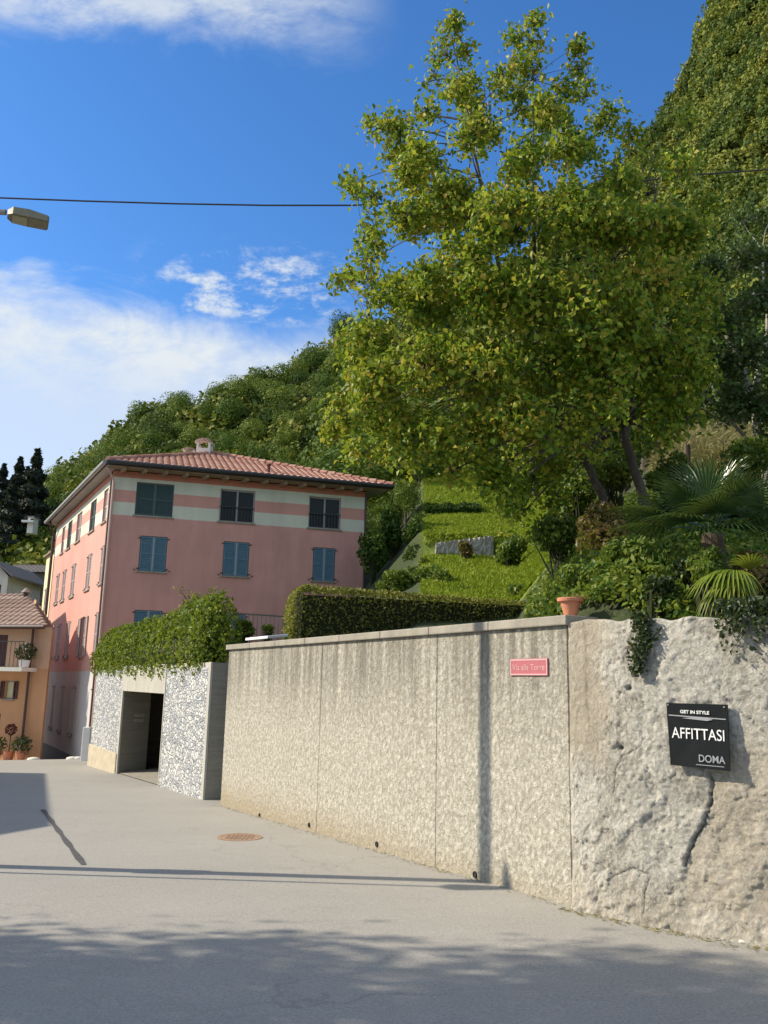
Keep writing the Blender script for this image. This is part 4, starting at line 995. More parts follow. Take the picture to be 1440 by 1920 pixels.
# ---------------------------------------------------------------- trees of the wood
def crown_mesh(name, n, r, size, mat, lumps=9, squash=.9, parent=None, origin=(0, 0, 0), seed=0):
    """origin at the foot; crown of lumps"""
    V = []; Fs = []; off = 0
    for i in range(lumps):
        a = rng.uniform(0, 2*math.pi); q = r*.55*math.sqrt(rng.uniform(0, 1)); cz = r*rng.uniform(.75, 1.75)
        rr = r*rng.uniform(.38, .62); c = (q*math.cos(a), q*math.sin(a), cz)
        p, d = blob_pts(c, (rr, rr, rr*squash), n//lumps, .75)
        v, f = leaf_geo(p, size, d, .42, .1, .8, .1); V.append(v); Fs.append(f+off); off += len(v)
    return np.concatenate(V), np.concatenate(Fs)
def tree_proto(kind, mat, n, r, size, lumps):
    V, Fc = crown_mesh('crown', n, r, size, mat, lumps)
    me = np_mesh('crown', V, Fc, mat); me_d = me.data; bpy.data.objects.remove(me)
    mb = MB(); mb.tube([(0, 0, -.8), (.05*r, 0, r*.5), (0, .05*r, r*1.2)], [.09*r, .06*r, .03*r], 7)
    k = mb.build('trunk', 'bark'); kd = k.data; bpy.data.objects.remove(k)
    return me_d, kd
def place_tree(name, protos, p, sc, rot, label, group, cat='tree'):
    t = thing(name, p, label, cat, group); t.rotation_euler = (0, 0, rot); t.scale = (sc, sc, sc*random.uniform(.9, 1.15))
    for nm, me in (('crown', protos[0]), ('trunk', protos[1])):
        o = bpy.data.objects.new(nm, me); COL.objects.link(o); o.parent = t
    return t
PA = [tree_proto('a', 'leaf_forest', 5200, 2.6, .17, 16) for _ in range(3)]
PB = [tree_proto('b', 'leaf_light', 5200, 2.6, .17, 15) for _ in range(2)]
def conifer_proto(n=2600, h=9, w=2.0):
    V = []; Fs = []; off = 0
    u = rng.uniform(0, 1, n)**.8; z = .6+u*(h-.6); lay = .75+.35*np.sin(z*5.5); rad = w*(1-z/h)**.85*lay*rng.uniform(.55, 1, n)**.5; a = rng.uniform(0, 2*np.pi, n)
    p = np.stack([rad*np.cos(a), rad*np.sin(a), z-rad*.25], 1); d = np.stack([np.cos(a), np.sin(a), np.full(n, .3)], 1)
    V, Fc = leaf_geo(p, .42, unit(d), .6, .4, .5, .1)
    me = np_mesh('crown', V, Fc, 'leaf_conifer'); md = me.data; bpy.data.objects.remove(me)
    mb = MB(); mb.tube([(0, 0, -.8), (0, 0, h*.9)], [.16, .02], 7); k = mb.build('trunk', 'bark'); kd = k.data; bpy.data.objects.remove(k)
    return md, kd
PC = conifer_proto()
def forest():
    # individual trees: the nearer hill behind the houses
    cnt = 0; placed = []
    for i in range(4000):
        px = random.uniform(-60, 800); cy = np.interp(px, KP, CY); 
        Y = random.uniform(54, cy*1.0)
        p = tpt(px, Y)
        sc = .62+.55*(Y-50)/80*random.uniform(.5, 1.3)
        if px < 190 and Y < 66: continue
        if any((p.x-q.x)**2+(p.y-q.y)**2 < (1.9*(sc+s2)*.72)**2 for q, s2 in placed): continue
        placed.append((p, sc))
        if len(placed) >= 225: break
    for p, sc in placed:
        light = random.random() < .22
        pr = random.choice(PB if light else PA)
        px = px_of(p.x, p.y)
        far = p.y > np.interp(px, KP, CY)*.84
        zone = 'left of the pink house roof' if px < 190 else 'above the left end of the red roof' if px < 320 else 'above the chimneys' if px < 430 else 'above the middle of the red roof' if px < 530 else 'above the right end of the red roof' if px < 650 else 'beside the left edge of the maple'
        lab = ('pale ' if light else 'dark ')+('tree on the skyline of the hill ' if far else 'tree halfway up the hill ' if p.y > 78 else 'tree low on the hill ')+zone
        place_tree('broadleaf_tree', pr, p-Vector((0, 0, .5)), sc, random.uniform(0, 6.28), lab, 'trees on the wooded hill')
    # dark spruces at the far left
    for k, (px, top, Y) in enumerate(((12, 858, 70), (44, 843, 68), (-18, 870, 72), (28, 875, 74), (58, 905, 73), (-45, 860, 70), (2, 900, 66))):
        p = tpt(px, Y); h = P(px, top, Y).z-p.z
        t = place_tree('spruce_tree', PC, p, h/9.0, random.uniform(0, 6), ['dark spruce second from the left edge of the photo', 'tallest pointed dark spruce on the left skyline', 'dark spruce cut by the left edge', 'low dark spruce between the two pointed ones', 'small dark spruce right of the tallest one', 'dark spruce beyond the left edge', 'dark spruce lower down in front of the pointed ones'][k], 'dark spruces at the left')
        t.scale = (h/9*1.25, h/9*1.25, h/9)
    # dark trees right behind the pink house's right corner
    for k, (px, top, Y, s_) in enumerate(((700, 880, 50, 1.4), (742, 850, 46, 1.3), (778, 880, 48, 1.2), (715, 985, 41, .8), (765, 965, 42, .75), (690, 800, 56, 1.7), (760, 760, 60, 1.8), (820, 800, 62, 1.6), (880, 770, 64, 1.7), (940, 790, 60, 1.5), (1000, 780, 62, 1.6))):
        p = tpt(px, Y); h = P(px, top, Y).z-p.z; sc = h/6.2
        t = place_tree('broadleaf_tree', PA[k % 3], p, sc, k*1.3, ['tall dark tree just right of the pink house roof', 'dark tree beside the bare pole right of the pink house', 'dark tree at the left edge of the upper lawn', 'low dark tree by the right wall of the pink house', 'low dark tree at the foot of the bare pole', 'tall tree behind the right end of the red roof', 'tall dark tree at the back of the lawn, left', 'dark tree behind the upper lawn, second from left', 'dark tree behind the upper lawn, middle', 'dark tree behind the upper lawn, right', 'dark tree behind the big maple, rightmost'][k], 'cat', ) if False else place_tree('broadleaf_tree', PA[k % 3], p, sc, k*1.3, ['tall dark tree just right of the pink house roof', 'dark tree beside the bare pole right of the pink house', 'dark tree at the left edge of the upper lawn', 'low dark tree by the right wall of the pink house', 'low dark tree at the foot of the bare pole', 'tall tree behind the right end of the red roof', 'tall dark tree at the back of the lawn, furthest left', 'dark tree behind the upper lawn, second from left', 'dark tree behind the middle of the upper lawn', 'dark tree behind the right of the upper lawn', 'dark tree behind the big maple trunk'][k], 'dark trees around the upper lawn')
        t.scale = (s_, s_, sc)
    for k, (px, top, Y) in enumerate(((705, 985, 36), (732, 960, 38), (762, 950, 37), (786, 935, 42), (700, 930, 44), (728, 905, 47), (768, 900, 45), (792, 880, 52))):
        p = tpt(px, Y); h = max(2.5, P(px, top, Y).z-p.z); sc = h/6.2
        t = place_tree('broadleaf_tree', PA[k % 3], p, sc, k*2.1, ['lowest dark tree against the right wall of the pink house', 'low dark tree left of the lower lawn', 'dark tree at the foot of the terrace wall, left', 'narrow dark tree on the left border of the lawn', 'dark tree under the right eave of the pink house', 'dark tree left of the bare pole', 'dark tree right of the bare pole', 'dark tree at the upper left border of the lawn'][k], 'dark trees around the upper lawn')
        t.scale = (sc*.8, sc*.8, sc)
    for i in range(34):
        px = 1010+i*19+random.uniform(-8, 8); Y = random.uniform(24, 50) if not (1230 < px < 1450) else random.uniform(27, 50); p = tpt(px, Y)
        t = place_tree('broadleaf_tree', random.choice(PB if i % 4 == 0 else PA), p-Vector((0, 0, .3)), random.uniform(.75, 1.15), i*1.1, ('pale' if i % 4 == 0 else 'dark')+' small tree on the steep bank, '+('behind the left of the maple crown' if px < 1150 else 'behind the main maple trunk' if px < 1290 else 'behind the dry grass above the palm' if px < 1400 else 'behind the grey leaved tree')+(', lower row' if Y < 38 else ', upper row'), 'trees on the bank behind the maple')
    # the wooded mountain as one mass
    V = []; Fs = []; off = 0; tr = []
    tint = []
    for i in range(3600):
        px = random.uniform(700, 1560) if i > 1500 else random.uniform(1120, 1460) if i > 600 else random.uniform(-60, 760)
        cy = np.interp(px, KP, CY); t = random.uniform(0, 1.04)**.8; y9 = 60 if px < 760 else 52; Y = y9+(cy-y9)*t
        p = tpt(px, Y); s_ = 1.5+4.6*(Y/320)*random.uniform(.45, 1.35)
        n = 600 if (1120 < px < 1570) else 330 if px < 760 else 90
        d = unit(rng.normal(size=(n, 3))); d[:, 2] = np.abs(d[:, 2])*1.1-.15
        lump = 1+.32*np.sin(d[:, 0]*5+i)*np.cos(d[:, 1]*5+i*2)
        pts = np.array([p.x, p.y, p.z])+d*lump[:, None]*np.array([s_, s_, s_*1.15])*rng.uniform(.75, 1, (n, 1))
        v, f = leaf_geo(pts, s_*(.125 if n > 600 else .19 if n > 120 else .42), d, .6, .1, .8, .1); V.append(v); Fs.append(f+off); off += len(v); tint.append(np.full(len(v), random.random()))
    o = np_mesh('mountain_wood', np.concatenate(V), np.concatenate(Fs), 'leaf_mount', origin=(100, 200, 60))
    at_ = o.data.attributes.new('tint', 'FLOAT', 'POINT'); at_.data.foreach_set('value', np.concatenate(tint).astype(np.float32))
    tag(o, 'steep wooded mountainside rising at the right behind the big tree', 'forest', kind='stuff')
forest()

# ---------------------------------------------------------------- houses up the slope
def small_house(name, px, py0, Y, w, h, dpt, rh, wall, roof, label, gable=False, rot=0.0):
    c = P(px, py0, Y); t = thing(name, c, label, 'house'); X = Vector((math.cos(rot), math.sin(rot), 0)); Yv = Vector((-math.sin(rot), math.cos(rot), 0))
    pl = Plane(c-X*w/2, math.atan2(X.x, X.y), 1)
    if pl.n.y > 0: pl.n = -pl.n
    z0, z1 = c.z-1.5, c.z+h
    ops = []; k = max(1, int(w/2.2))
    for i in range(k):
        u = w*(i+.5)/k; ops.append((u-.4, u+.4, z1-1.6, z1-.5))
    facade('wall', pl, 0, w, z0, z1, ops, [(99, 0)], t, [wall])
    for o in ops: window(pl, o, t, 'inner', 'shutter_r', sill=False)
    mb = MB(); mb.box(pl.at(.02, z0, -.18), pl.d*(w-.04), -pl.n*(dpt-.2), (0, 0, z1-z0)); mb.build('wall', wall, t)
    up = Vector((0, 0, rh))
    mb = MB()
    if not gable:
        A, B = pl.at(-.4, z1, .4), pl.at(w+.4, z1, .4); TL, TR = pl.at(-.4, z1, -dpt/2)+up, pl.at(w+.4, z1, -dpt/2)+up
        rf = roof_slope(A, B, TL, TR, .3, .05, .5).build('roof', roof, t); weld(rf)
        A, B = pl.at(-.4, z1, -dpt-.4), pl.at(w+.4, z1, -dpt-.4); mb.box(A, B-A, TL-A, (0, 0, .08)); mb.build('roof_slope', roof, rf)
    else:
        T0, T1 = pl.at(w/2, z1, .4)+up, pl.at(w/2, z1, -dpt-.4)+up
        for s_, nm in ((-.4, 'roof'), (w+.4, 'roof_slope')):
            A, B = pl.at(s_, z1-.1, .4), pl.at(s_, z1-.1, -dpt-.4); mb = MB(); mb.box(A, B-A, T0-A, (0, 0, .1))
            if nm == 'roof': rf = mb.build('roof', roof, t)
            else: mb.build('roof_slope', roof, rf)
        mb = MB(); mb.face([pl.at(0, z1, .001), pl.at(w, z1, .001), pl.at(w/2, z1, .001)+up*.93]); mb.build('gable', wall, t)
    return t
small_house('stone_house', 62, 1118, 56, 4.2, 1.5, 5, .8, 'oldgrey', 'greytile', 'low grey house in shade under the wooded slope at the left')
small_house('gabled_house', -14, 1128, 50, 1.5, 1.5, 5, .8, 'whitewall', 'greytile', 'small white gabled house cut by the left edge', True)
def white_hut():
    c = P(56, 988, 62); t = thing('hillside_house', c, 'tiny white house with a balcony half hidden in trees at the left', 'house')
    mb = MB(); mb.box(c+Vector((-.2, 0, -.45)), (.42, 0, 0), (0, .9, 0), (0, 0, 1.15)); mb.build('wall', 'whitewall', t)
    mb = MB(); mb.box(c+Vector((-.5, -.4, .30)), (.85, 0, 0), (0, .39, 0), (0, 0, .14)); mb.build('balcony', 'white', t)
    mb = MB(); mb.box(c+Vector((-.22, -.1, .71)), (.5, 0, 0), (0, 1.2, 0), (0, 0, .08)); mb.build('roof', 'greytile', t)
    mb = MB(); mb.box(c+Vector((0, -.01, .42)), (.22, 0, 0), (0, .008, 0), (0, 0, .2)); mb.build('window', 'glass', t)
white_hut()

# ---------------------------------------------------------------- garden: hedges, ivy, shrubs, lawn edge
def leafy(name, pts, dirs, size, mat, label, cat, origin, core=None, group=None, spread=.8, droop=.25, aspect=.62):
    t = thing(name, origin, label, cat, group)
    V, Fc = leaf_geo(pts, size, dirs, spread, droop, aspect, .2)
    np_mesh('leaves', V, Fc, mat, t)
    if core: core.build('branches', 'core', t, smooth=False)
    return t
def stems(base, tips, r=.012):
    mb = MB()
    for q in tips:
        q = Vector(q); b_ = Vector(base)+Vector((random.uniform(-.1, .1), random.uniform(-.1, .1), -.05)); m = b_.lerp(q, .5)+Vector((random.uniform(-.08, .08), random.uniform(-.08, .08), .08))
        mb.tube([b_, m, q], [r*1.6, r, r*.4], 4, cap=False)
    return mb
def ivy():
    P_ = []; D_ = []; n = 0
    core = MB()
    for i in range(46):
        u = .70+(GLEN-.65)*(i/45); w = .46+.1*math.sin(i*1.7)
        zt = 3.05+.28*math.exp(-((u-1.7)/1.7)**2)+.10*math.sin(i*1.1)+.05*math.sin(i*2.7); zb = 1.62-.16*math.sin(i*.9)**2+.25*max(0, 1-abs(u)/.8)
        if u > GLEN-.8: zt -= (u-GLEN+.8)*.45
        c = GP.at(u, (zt+zb)/2, -.10-.25)
        p, d = blob_pts(c, (w, w, (zt-zb)/2*1.08), 900, .72); P_.append(p); D_.append(d)
        k0 = len(core.v)
    P_ = np.concatenate(P_); D_ = np.concatenate(D_)
    keep = np.ones(len(P_), bool)
    a = GP.at(1.1, 2.3, -.4); b_ = GP.at(GLEN-.3, 2.15, -.4)
    core.tube([a, a.lerp(b_, .05), a.lerp(b_, .3), a.lerp(b_, .7), b_], [.2, .42, .45, .40, .25], 10)
    leafy('ivy_hedge', P_, D_, .088, 'leaf_ivy', 'bright green ivy hedge spilling over the top of the stone-faced garage', 'hedge', GP.at(GLEN/2, 1.9, -.4), core)
    # wispy plant standing up behind the ivy
    c = GP.at(4.0, 3.0, -.9); pts = []
    for i in range(26):
        a = random.uniform(0, 6.28); h = random.uniform(.3, .85); q = Vector((c.x+math.cos(a)*.45*h+random.uniform(-.3, .3), c.y+math.sin(a)*.3, c.z+h)); pts.append(q)
    P2 = np.concatenate([np.linspace(0, 1, 12)[:, None]*np.array(q-c)[None]+np.array(c)+rng.normal(size=(12, 3))*.03 for q in pts])
    leafy('wispy_shrub', P2, None if False else np.tile([0, 0, 1.], (len(P2), 1)), .09, 'leaf_hedge', 'thin brownish shrub sticking up behind the ivy hedge', 'shrub', c, stems(c, pts, .008))
ivy()
def hedge():
    a = P(548, 1150, 17.2); d = Vector((math.sin(R(74)), math.cos(R(74)), 0)); n = Vector((d.y, -d.x, 0)); L_ = 8.3; w = .85
    if n.y > 0: n = -n
    zt0, zb = P(560, 1096, 17.4).z, 1.75; N_ = 17000; side = rng.uniform(0, 1, N_)
    u = rng.uniform(0, 1, N_)*L_; z = np.zeros(N_); o = np.zeros(N_); dirs = np.zeros((N_, 3)); nn = np.array(n); dd = np.array(d)
    P_ = np.zeros((N_, 3))
    for i in range(N_):
        s_ = side[i]; zt = zt0-.02*u[i]
        b_ = .05*noise.noise(Vector((u[i]*2, i % 3, 0)))
        if s_ < .5: zz = rng.uniform(zb, zt); oo = -b_-rng.uniform(0, .12)+.0; dr = nn; uu = u[i]
        elif s_ < .85: zz = zt+b_-rng.uniform(0, .08); oo = -rng.uniform(0, w); dr = np.array([0, 0, 1.]); uu = u[i]
        else: zz = rng.uniform(zb, zt); oo = -rng.uniform(0, w); dr = -dd; uu = rng.uniform(-.05, .12)
        # rounded top-left corner
        if zz > zt-.35 and uu < .35:
            uu = max(uu, .35-math.sqrt(max(0, .35**2-(zz-zt+.35)**2)))
        P_[i] = np.array(a)*[1, 1, 0]+dd*uu+nn*(oo+.0)+[0, 0, zz]; dirs[i] = dr
    core = MB(); A = Vector((a.x, a.y, 0))
    core.box(A+d*.22-n*.14+Vector((0, 0, zb-.3)), d*(L_-.3), -n*(w-.28), (0, 0, zt0-zb+.1))
    leafy('clipped_hedge', P_, unit(dirs), .062, 'leaf_hedge', 'long clipped box hedge behind the concrete wall in front of the lawn', 'hedge', (a.x, a.y, zb), core, spread=.95)
hedge()
def fence():
    # terrace railing between ivy and hedge
    a = P(440, 1195, 18.2); b_ = P(612, 1190, 19.4); a.z = b_.z = 2.0; t = thing('terrace_railing', a, 'thin upright metal railing on the terrace between the ivy and the clipped hedge', 'railing')
    mb = MB(); n = 22; h = P(500, 1156, 18.7).z-2.0
    for i in range(n+1):
        p = a.lerp(b_, i/n); mb.box(p-Vector((.01, .01, .2)), (.02, 0, 0), (0, .02, 0), (0, 0, h+.2))
    mb.build('balusters', 'zinc', t); mb = MB(); mb.box(a+Vector((0, -.02, h)), b_-a, (0, .04, 0), (0, 0, .03)); mb.box(a+Vector((0, -.02, .1)), b_-a, (0, .035, 0), (0, 0, .03)); mb.build('handrail', 'zinc', t)
    # white skylight lid behind the coping
    c = P(482, 1194, 15.8); mb = MB(); d = wallP.d; n_ = wallP.n
    mb.box(c-d*.5-Vector((0, 0, .05)), d*1.1, -n_*.4+Vector((0, 0, .05)), (0, 0, .05)); o = mb.build('roof_hatch', 'white', origin=c, bevel=.01); tag(o, 'flat white lid just behind the left end of the coping', 'hatch')
fence()
def shrub(px, py, Y, rx, ry, n, size, mat, label, base_z=None, name='shrub', dropz=.6, group=None, lumps=6, spread=.9, droop=.25):
    c = P(px, py, Y); k = Y/F; RX, RZ = rx*k, ry*k; P_ = []; D_ = []; tips = []
    for i in range(lumps):
        a = rng.uniform(0, 2*math.pi); q = math.sqrt(rng.uniform(0, 1))*.55
        cc = (c.x+RX*q*math.cos(a), c.y+RX*.7*rng.uniform(-.6, .6), c.z+RZ*q*math.sin(a))
        r = rng.uniform(.42, .62); p, d = blob_pts(cc, (RX*r, RX*r, RZ*r), n//lumps, .3); P_.append(p); D_.append(d); tips.append(cc)
    P_ = np.concatenate(P_); D_ = np.concatenate(D_)
    pxc = px; bz = tz(pxc, Y) if base_z is None else base_z
    bz = min(bz, c.z-RZ*.6)
    base = Vector((c.x, c.y, bz)); more = [P_[i] for i in range(0, len(P_), max(1, len(P_)//24))]
    return leafy(name, P_, D_, size, mat, label, name.replace('_', ' ').split()[-1], base, stems(base, tips+more, .012*max(1, RX)), group, spread, droop)
def garden():
    g = 'garden shrubs behind the old wall'
    SH = [ # px,py,Y,rx,ry,n,size,mat,label
     (1110, 1075, 8.6, 75, 45, 2200, .060, 'leaf_shrub', 'low green shrub right of the terracotta pot on the wall'),
     (1050, 1010, 11.0, 75, 65, 2600, .070, 'leaf_shrub', 'light green bush below the lower left of the maple'),
     (1120, 990, 10.0, 75, 60, 2600, .068, 'leaf_red', 'shrub with reddish leaves in the middle of the bank'),
     (1062, 985, 20.0, 45, 80, 2600, .11, 'leaf_light', 'tall pale leafy bush at the right border of the lawn'),
     (1190, 1040, 8.6, 70, 60, 2400, .060, 'leaf_shrub', 'dense green shrub beside the palm on the bank'),
     (1150, 905, 11.5, 45, 45, 1500, .072, 'leaf_light', 'yellow green bush just left of the main trunk'),
     (1260, 900, 11.5, 60, 45, 1500, .075, 'leaf_light', 'pale bush behind the palm, right of the trunk'),
     (955, 1030, 27.0, 40, 28, 1700, .13, 'leaf_shrub', 'round green bush at the right end of the garden wall on the lawn'),
     (872, 1028, 28.6, 19, 18, 700, .12, 'leaf_red', 'small round bush in front of the stone terrace wall'),
     (772, 1085, 25.5, 22, 26, 900, .11, 'leaf_shrub', 'small bush at the lower left corner of the lawn'),
 (790, 1062, 27.5, 20, 24, 800, .11, 'leaf_light', 'pale little bush on the left border of the lower lawn'),
 (778, 1045, 29.5, 26, 30, 900, .12, 'leaf_forest', 'dark bush left of the stone terrace wall'),
 (800, 1020, 31.5, 16, 18, 600, .12, 'leaf_shrub', 'small bush touching the left end of the terrace wall'),
 (785, 985, 35.0, 18, 26, 700, .14, 'leaf_forest', 'dark little bush at the left end of the dark shadow strip'),
 (700, 1040, 30.5, 30, 60, 1300, .16, 'leaf_forest', 'dark bush at the right corner of the pink house'),
 (740, 1000, 31.5, 32, 60, 1500, .16, 'leaf_forest', 'dark bush left of the lawn'),
 (780, 1010, 31.0, 24, 60, 1100, .15, 'leaf_forest', 'dark slim bush at the left edge of the lawn'),
 (745, 1090, 24.0, 55, 28, 1600, .12, 'leaf_light', 'pale shrubs row by the right corner of the pink house'),
     (812, 1085, 23.5, 45, 30, 1500, .11, 'leaf_shrub', 'dark rounded shrub behind the clipped hedge'),
     (880, 1118, 22.5, 60, 20, 1500, .11, 'leaf_light', 'low spreading shrub between hedge and lawn'),
     (990, 1110, 21.0, 55, 22, 1500, .10, 'leaf_shrub', 'low shrub at the bottom right of the lawn'),
     (765, 1030, 33.0, 26, 60, 1300, .16, 'leaf_light', 'slim upright pale tree left of the stone terrace wall'),
     (715, 1050, 34.0, 26, 45, 1100, .16, 'leaf_shrub', 'bush against the right wall of the pink house'),
     (1330, 1060, 7.35, 50, 45, 1500, .05, 'leaf_shrub', 'leafy bush hiding the foot of the dark palm'),
 (1290, 1080, 8.0, 60, 45, 1300, .06, 'leaf_dark', 'dark undergrowth between the palm and the wall top'),
     (1420, 1080, 7.2, 60, 60, 1900, .055, 'leaf_red', 'brownish dry shrub below the palm at the right edge'),
     (1405, 860, 11.0, 60, 50, 1500, .07, 'leaf_shrub', 'green shrub behind the palm at the right edge'),
     (1160, 1110, 8.0, 40, 22, 900, .05, 'leaf_shrub', 'low plant trailing over the wall top beside the pot'),
     (1230, 1105, 7.7, 40, 26, 900, .05, 'leaf_dark', 'dark low plant on the wall top left of the yellow palm leaf'),
     (1085, 920, 12.5, 60, 55, 1500, .075, 'leaf_shrub', 'shadowed bush between the two maple stems'),
     (885, 900, 47, 55, 30, 1300, .25, 'leaf_light', 'fruit tree crown standing on the upper lawn'),
     (455, 1180, 18.0, 22, 22, 500, .075, 'leaf_ivy', 'small leafy plant between the ivy and the railing'),
     (500, 1180, 17.6, 16, 12, 250, .06, 'leaf_ivy', 'tiny plant at the foot of the railing'),
    ]
    for s_ in SH: shrub(*s_, group=g if s_[2] < 14 else None)
    # creeper hanging on the old wall face
    c = old_uz(1212, 1200); p0, _, n = old_at(c[0]); k = 650
    uu = rng.normal(0, 1, k); zz = rng.uniform(0, 1, k)
    P_ = []
    for i in range(k):
        z = 2.25-zz[i]*.50; w = .085*(1-.55*abs(zz[i]-.45)*2*.8); s_ = c[0]+uu[i]*w*.6+.03*math.sin(zz[i]*5); q, _, nn = old_at(max(.1, s_)); P_.append(q+nn*(.07+random.uniform(0, .07))+Vector((0, 0, z)))
    P_ = np.array(P_); D_ = np.tile(np.array(n), (k, 1)); tips = [P_[i] for i in range(0, k, 60)]
    leafy('creeper', P_, D_, .042, 'leaf_dark', 'dark creeper hanging down the face of the old wall', 'creeper', Vector(tuple(p0))+Vector((0, 0, 2.2)), stems(Vector((p0.x, p0.y, 2.2)), tips, .005))
    # dry twiggy creeper at the right edge over the wall
    c = old_uz(1425, 1180); p0, _, n = old_at(c[0]); P_ = []
    for i in range(900):
        s_ = c[0]+random.uniform(-.28, .5); z = 2.32-abs(random.gauss(0, .16)); q, _, nn = old_at(s_); P_.append(q+nn*(.06+random.uniform(0, .14))+Vector((0, 0, z)))
    P_ = np.array(P_); tips = [P_[i] for i in range(0, 900, 22)]
    leafy('creeper', P_, np.tile(np.array(n), (900, 1)), .045, 'leaf_dark', 'tangled dark creeper over the wall top at the right edge', 'creeper', Vector((p0.x, p0.y, 2.25)), stems(Vector((p0.x-n.x*.1, p0.y-n.y*.1, 2.25)), tips, .004))
    # terrace wall on the lawn
    a, b_ = P(815, 1054, 29.1), P(925, 1044, 29.1); t0 = P(822, 1018, 29.1).z; t1 = P(918, 1004, 29.1).z
    mb = MB(); n_, m_ = 40, 8; G_ = []
    for i in range(n_+1):
        p = a.lerp(b_, i/n_); zt = t0+(t1-t0)*i/n_+.06*noise.noise(Vector((i*.35, 2, 0))); z0 = p.z-.5
        for j in range(m_+1): z = z0+(zt-z0)*j/m_; k = .10*noise.noise(Vector((i*.6, j*1.1, 4))); G_.append((p.x+.02*k, p.y+k, z))
        G_.append((p.x, p.y+.6, zt-.03))
    mb.v = G_; w_ = m_+2
    for i in range(n_):
        for j in range(m_+1): mb.f.append((i*w_+j, (i+1)*w_+j, (i+1)*w_+j+1, i*w_+j+1)); mb.m.append(0)
    o = mb.build('terrace_wall', 'stonewall', origin=a); tag(o, 'pale dry-stone terrace wall across the lawn', 'wall')
    p = P(745, 985, 44); q = P(742, 905, 44); mb = MB(); mb.tube([p-Vector((0, 0, 1)), q], [.06, .045], 8); o = mb.build('bare_pole', 'barkpale', origin=p); tag(o, 'slim pale bare pole standing in dark trees right of the pink house', 'pole')
    p = P(1288, 885, 13.2); q = P(1288, 834, 13.2); mb = MB(); mb.tube([Vector((p.x, p.y, tz(1288, 13.2)-.2)), q-Vector((0, 0, .02)), q], [.055, .05, .045], 10); o = mb.build('wooden_post', 'wood', origin=p); tag(o, 'short dark wooden post above the palm on the bank', 'post')
    # stone at the tree foot
    # straw coloured grasses on the bank behind
    c = P(1340, 800, 17); V = []; Fs = []; off = 0
    k = 5000; px = rng.uniform(1240, 1470, k); Y = rng.uniform(13.8, 22, k); pts = np.array([tuple(tpt(a, b2)) for a, b2 in zip(px, Y)]); pts[:, 2] += rng.uniform(0, .55, k)
    Vv, Ff = leaf_geo(pts, .38, np.tile([0, -1., .2], (k, 1)), .5, -.9, .07, .1); o = np_mesh('dry_grass', Vv, Ff, 'straw', origin=tuple(c)); tag(o, 'dry straw-coloured grass on the bank behind the palm', 'grass', kind='stuff')
    # lawn blades and undergrowth
    k = 75000; px = rng.uniform(796, 1105, k); Y = 20.5+31*rng.uniform(0, 1, k)**1.3; pts = np.array([tuple(tpt(a, b2)) for a, b2 in zip(px, Y)]); pts[:, 2] += .04
    Vv, Ff = leaf_geo(pts, .22, np.tile([0, -1., .3], (k, 1)), .7, -.7, .25, .1); o = np_mesh('lawn_grass', Vv, Ff, 'grass', origin=tuple(pts[0])); tag(o, 'bright green grass of the sloping lawn', 'grass', kind='stuff')
    k = 30000; px = rng.uniform(990, 1500, k); okc = [(q_, wall_hit(q_)) for q_ in range(900, 1880, 8)]; okc = [(q_, y_) for q_, y_ in okc if y_ and y_ > 4.5]; y0 = np.interp(px, [q_ for q_, _ in okc], [y_ for _, y_ in okc]); Y = y0+.15+rng.uniform(0, 1, k)**1.2*8; pts = np.array([tuple(tpt(a, b2)) for a, b2 in zip(px, Y)]); pts[:, 2] += rng.uniform(0, .42, k)*(.5+.5*np.sin(pts[:, 0]*3)*np.cos(pts[:, 1]*2.3))
    Vv, Ff = leaf_geo(pts, .075, None, .9, .1, .55, .1); o = np_mesh('ground_cover', Vv, Ff, 'leaf_shrub', origin=tuple(pts[0])); tag(o, 'low leafy ground cover on the planted bank above the walls', 'ground cover', kind='stuff')
    # lawn ledge shadow put in as a dark strip of leaves
    P_ = []
    for i in range(2600):
        px_ = random.uniform(798, 905); Y = 36.3+random.uniform(-.25, .25); q = tpt(px_, Y); P_.append((q.x, q.y, q.z+random.uniform(-.1, .30+.15*noise.noise(Vector((px_*.06, 0, 0))))))
    P_ = np.array(P_); leafy('ledge_shadow_strip', P_, np.tile([0, -.6, .8], (2600, 1)), .15, 'leaf_forest', 'strip of dark leaves put in as the ledge shadow across the upper lawn', 'hedge', tuple(P_[0]))
garden()
def pot():
    c = wallP.at(.10, TOPZ, -.14); t = thing('flower_pot', c, 'round terracotta pot with a wide rim on the end of the coping', 'plant pot')
    mb = MB(); mb.lathe(tuple(c), [(.001, .0), (.055, .0), (.062, .02), (.085, .11), (.092, .135), (.118, .14), (.122, .165), (.116, .172), (.100, .168), (.094, .14), (.001, .14)], 28); mb.build('pot', 'terracotta', t, smooth=False)
    k = 90; p, d = blob_pts((c.x+.07, c.y-.02, c.z+.16), (.10, .10, .05), k, .1); V, Fc = leaf_geo(p, .05, d, .9, .2, .3, .1); np_mesh('plant', V, Fc, 'leaf_red', t)
    # white cap stone at the end of the coping
pot()

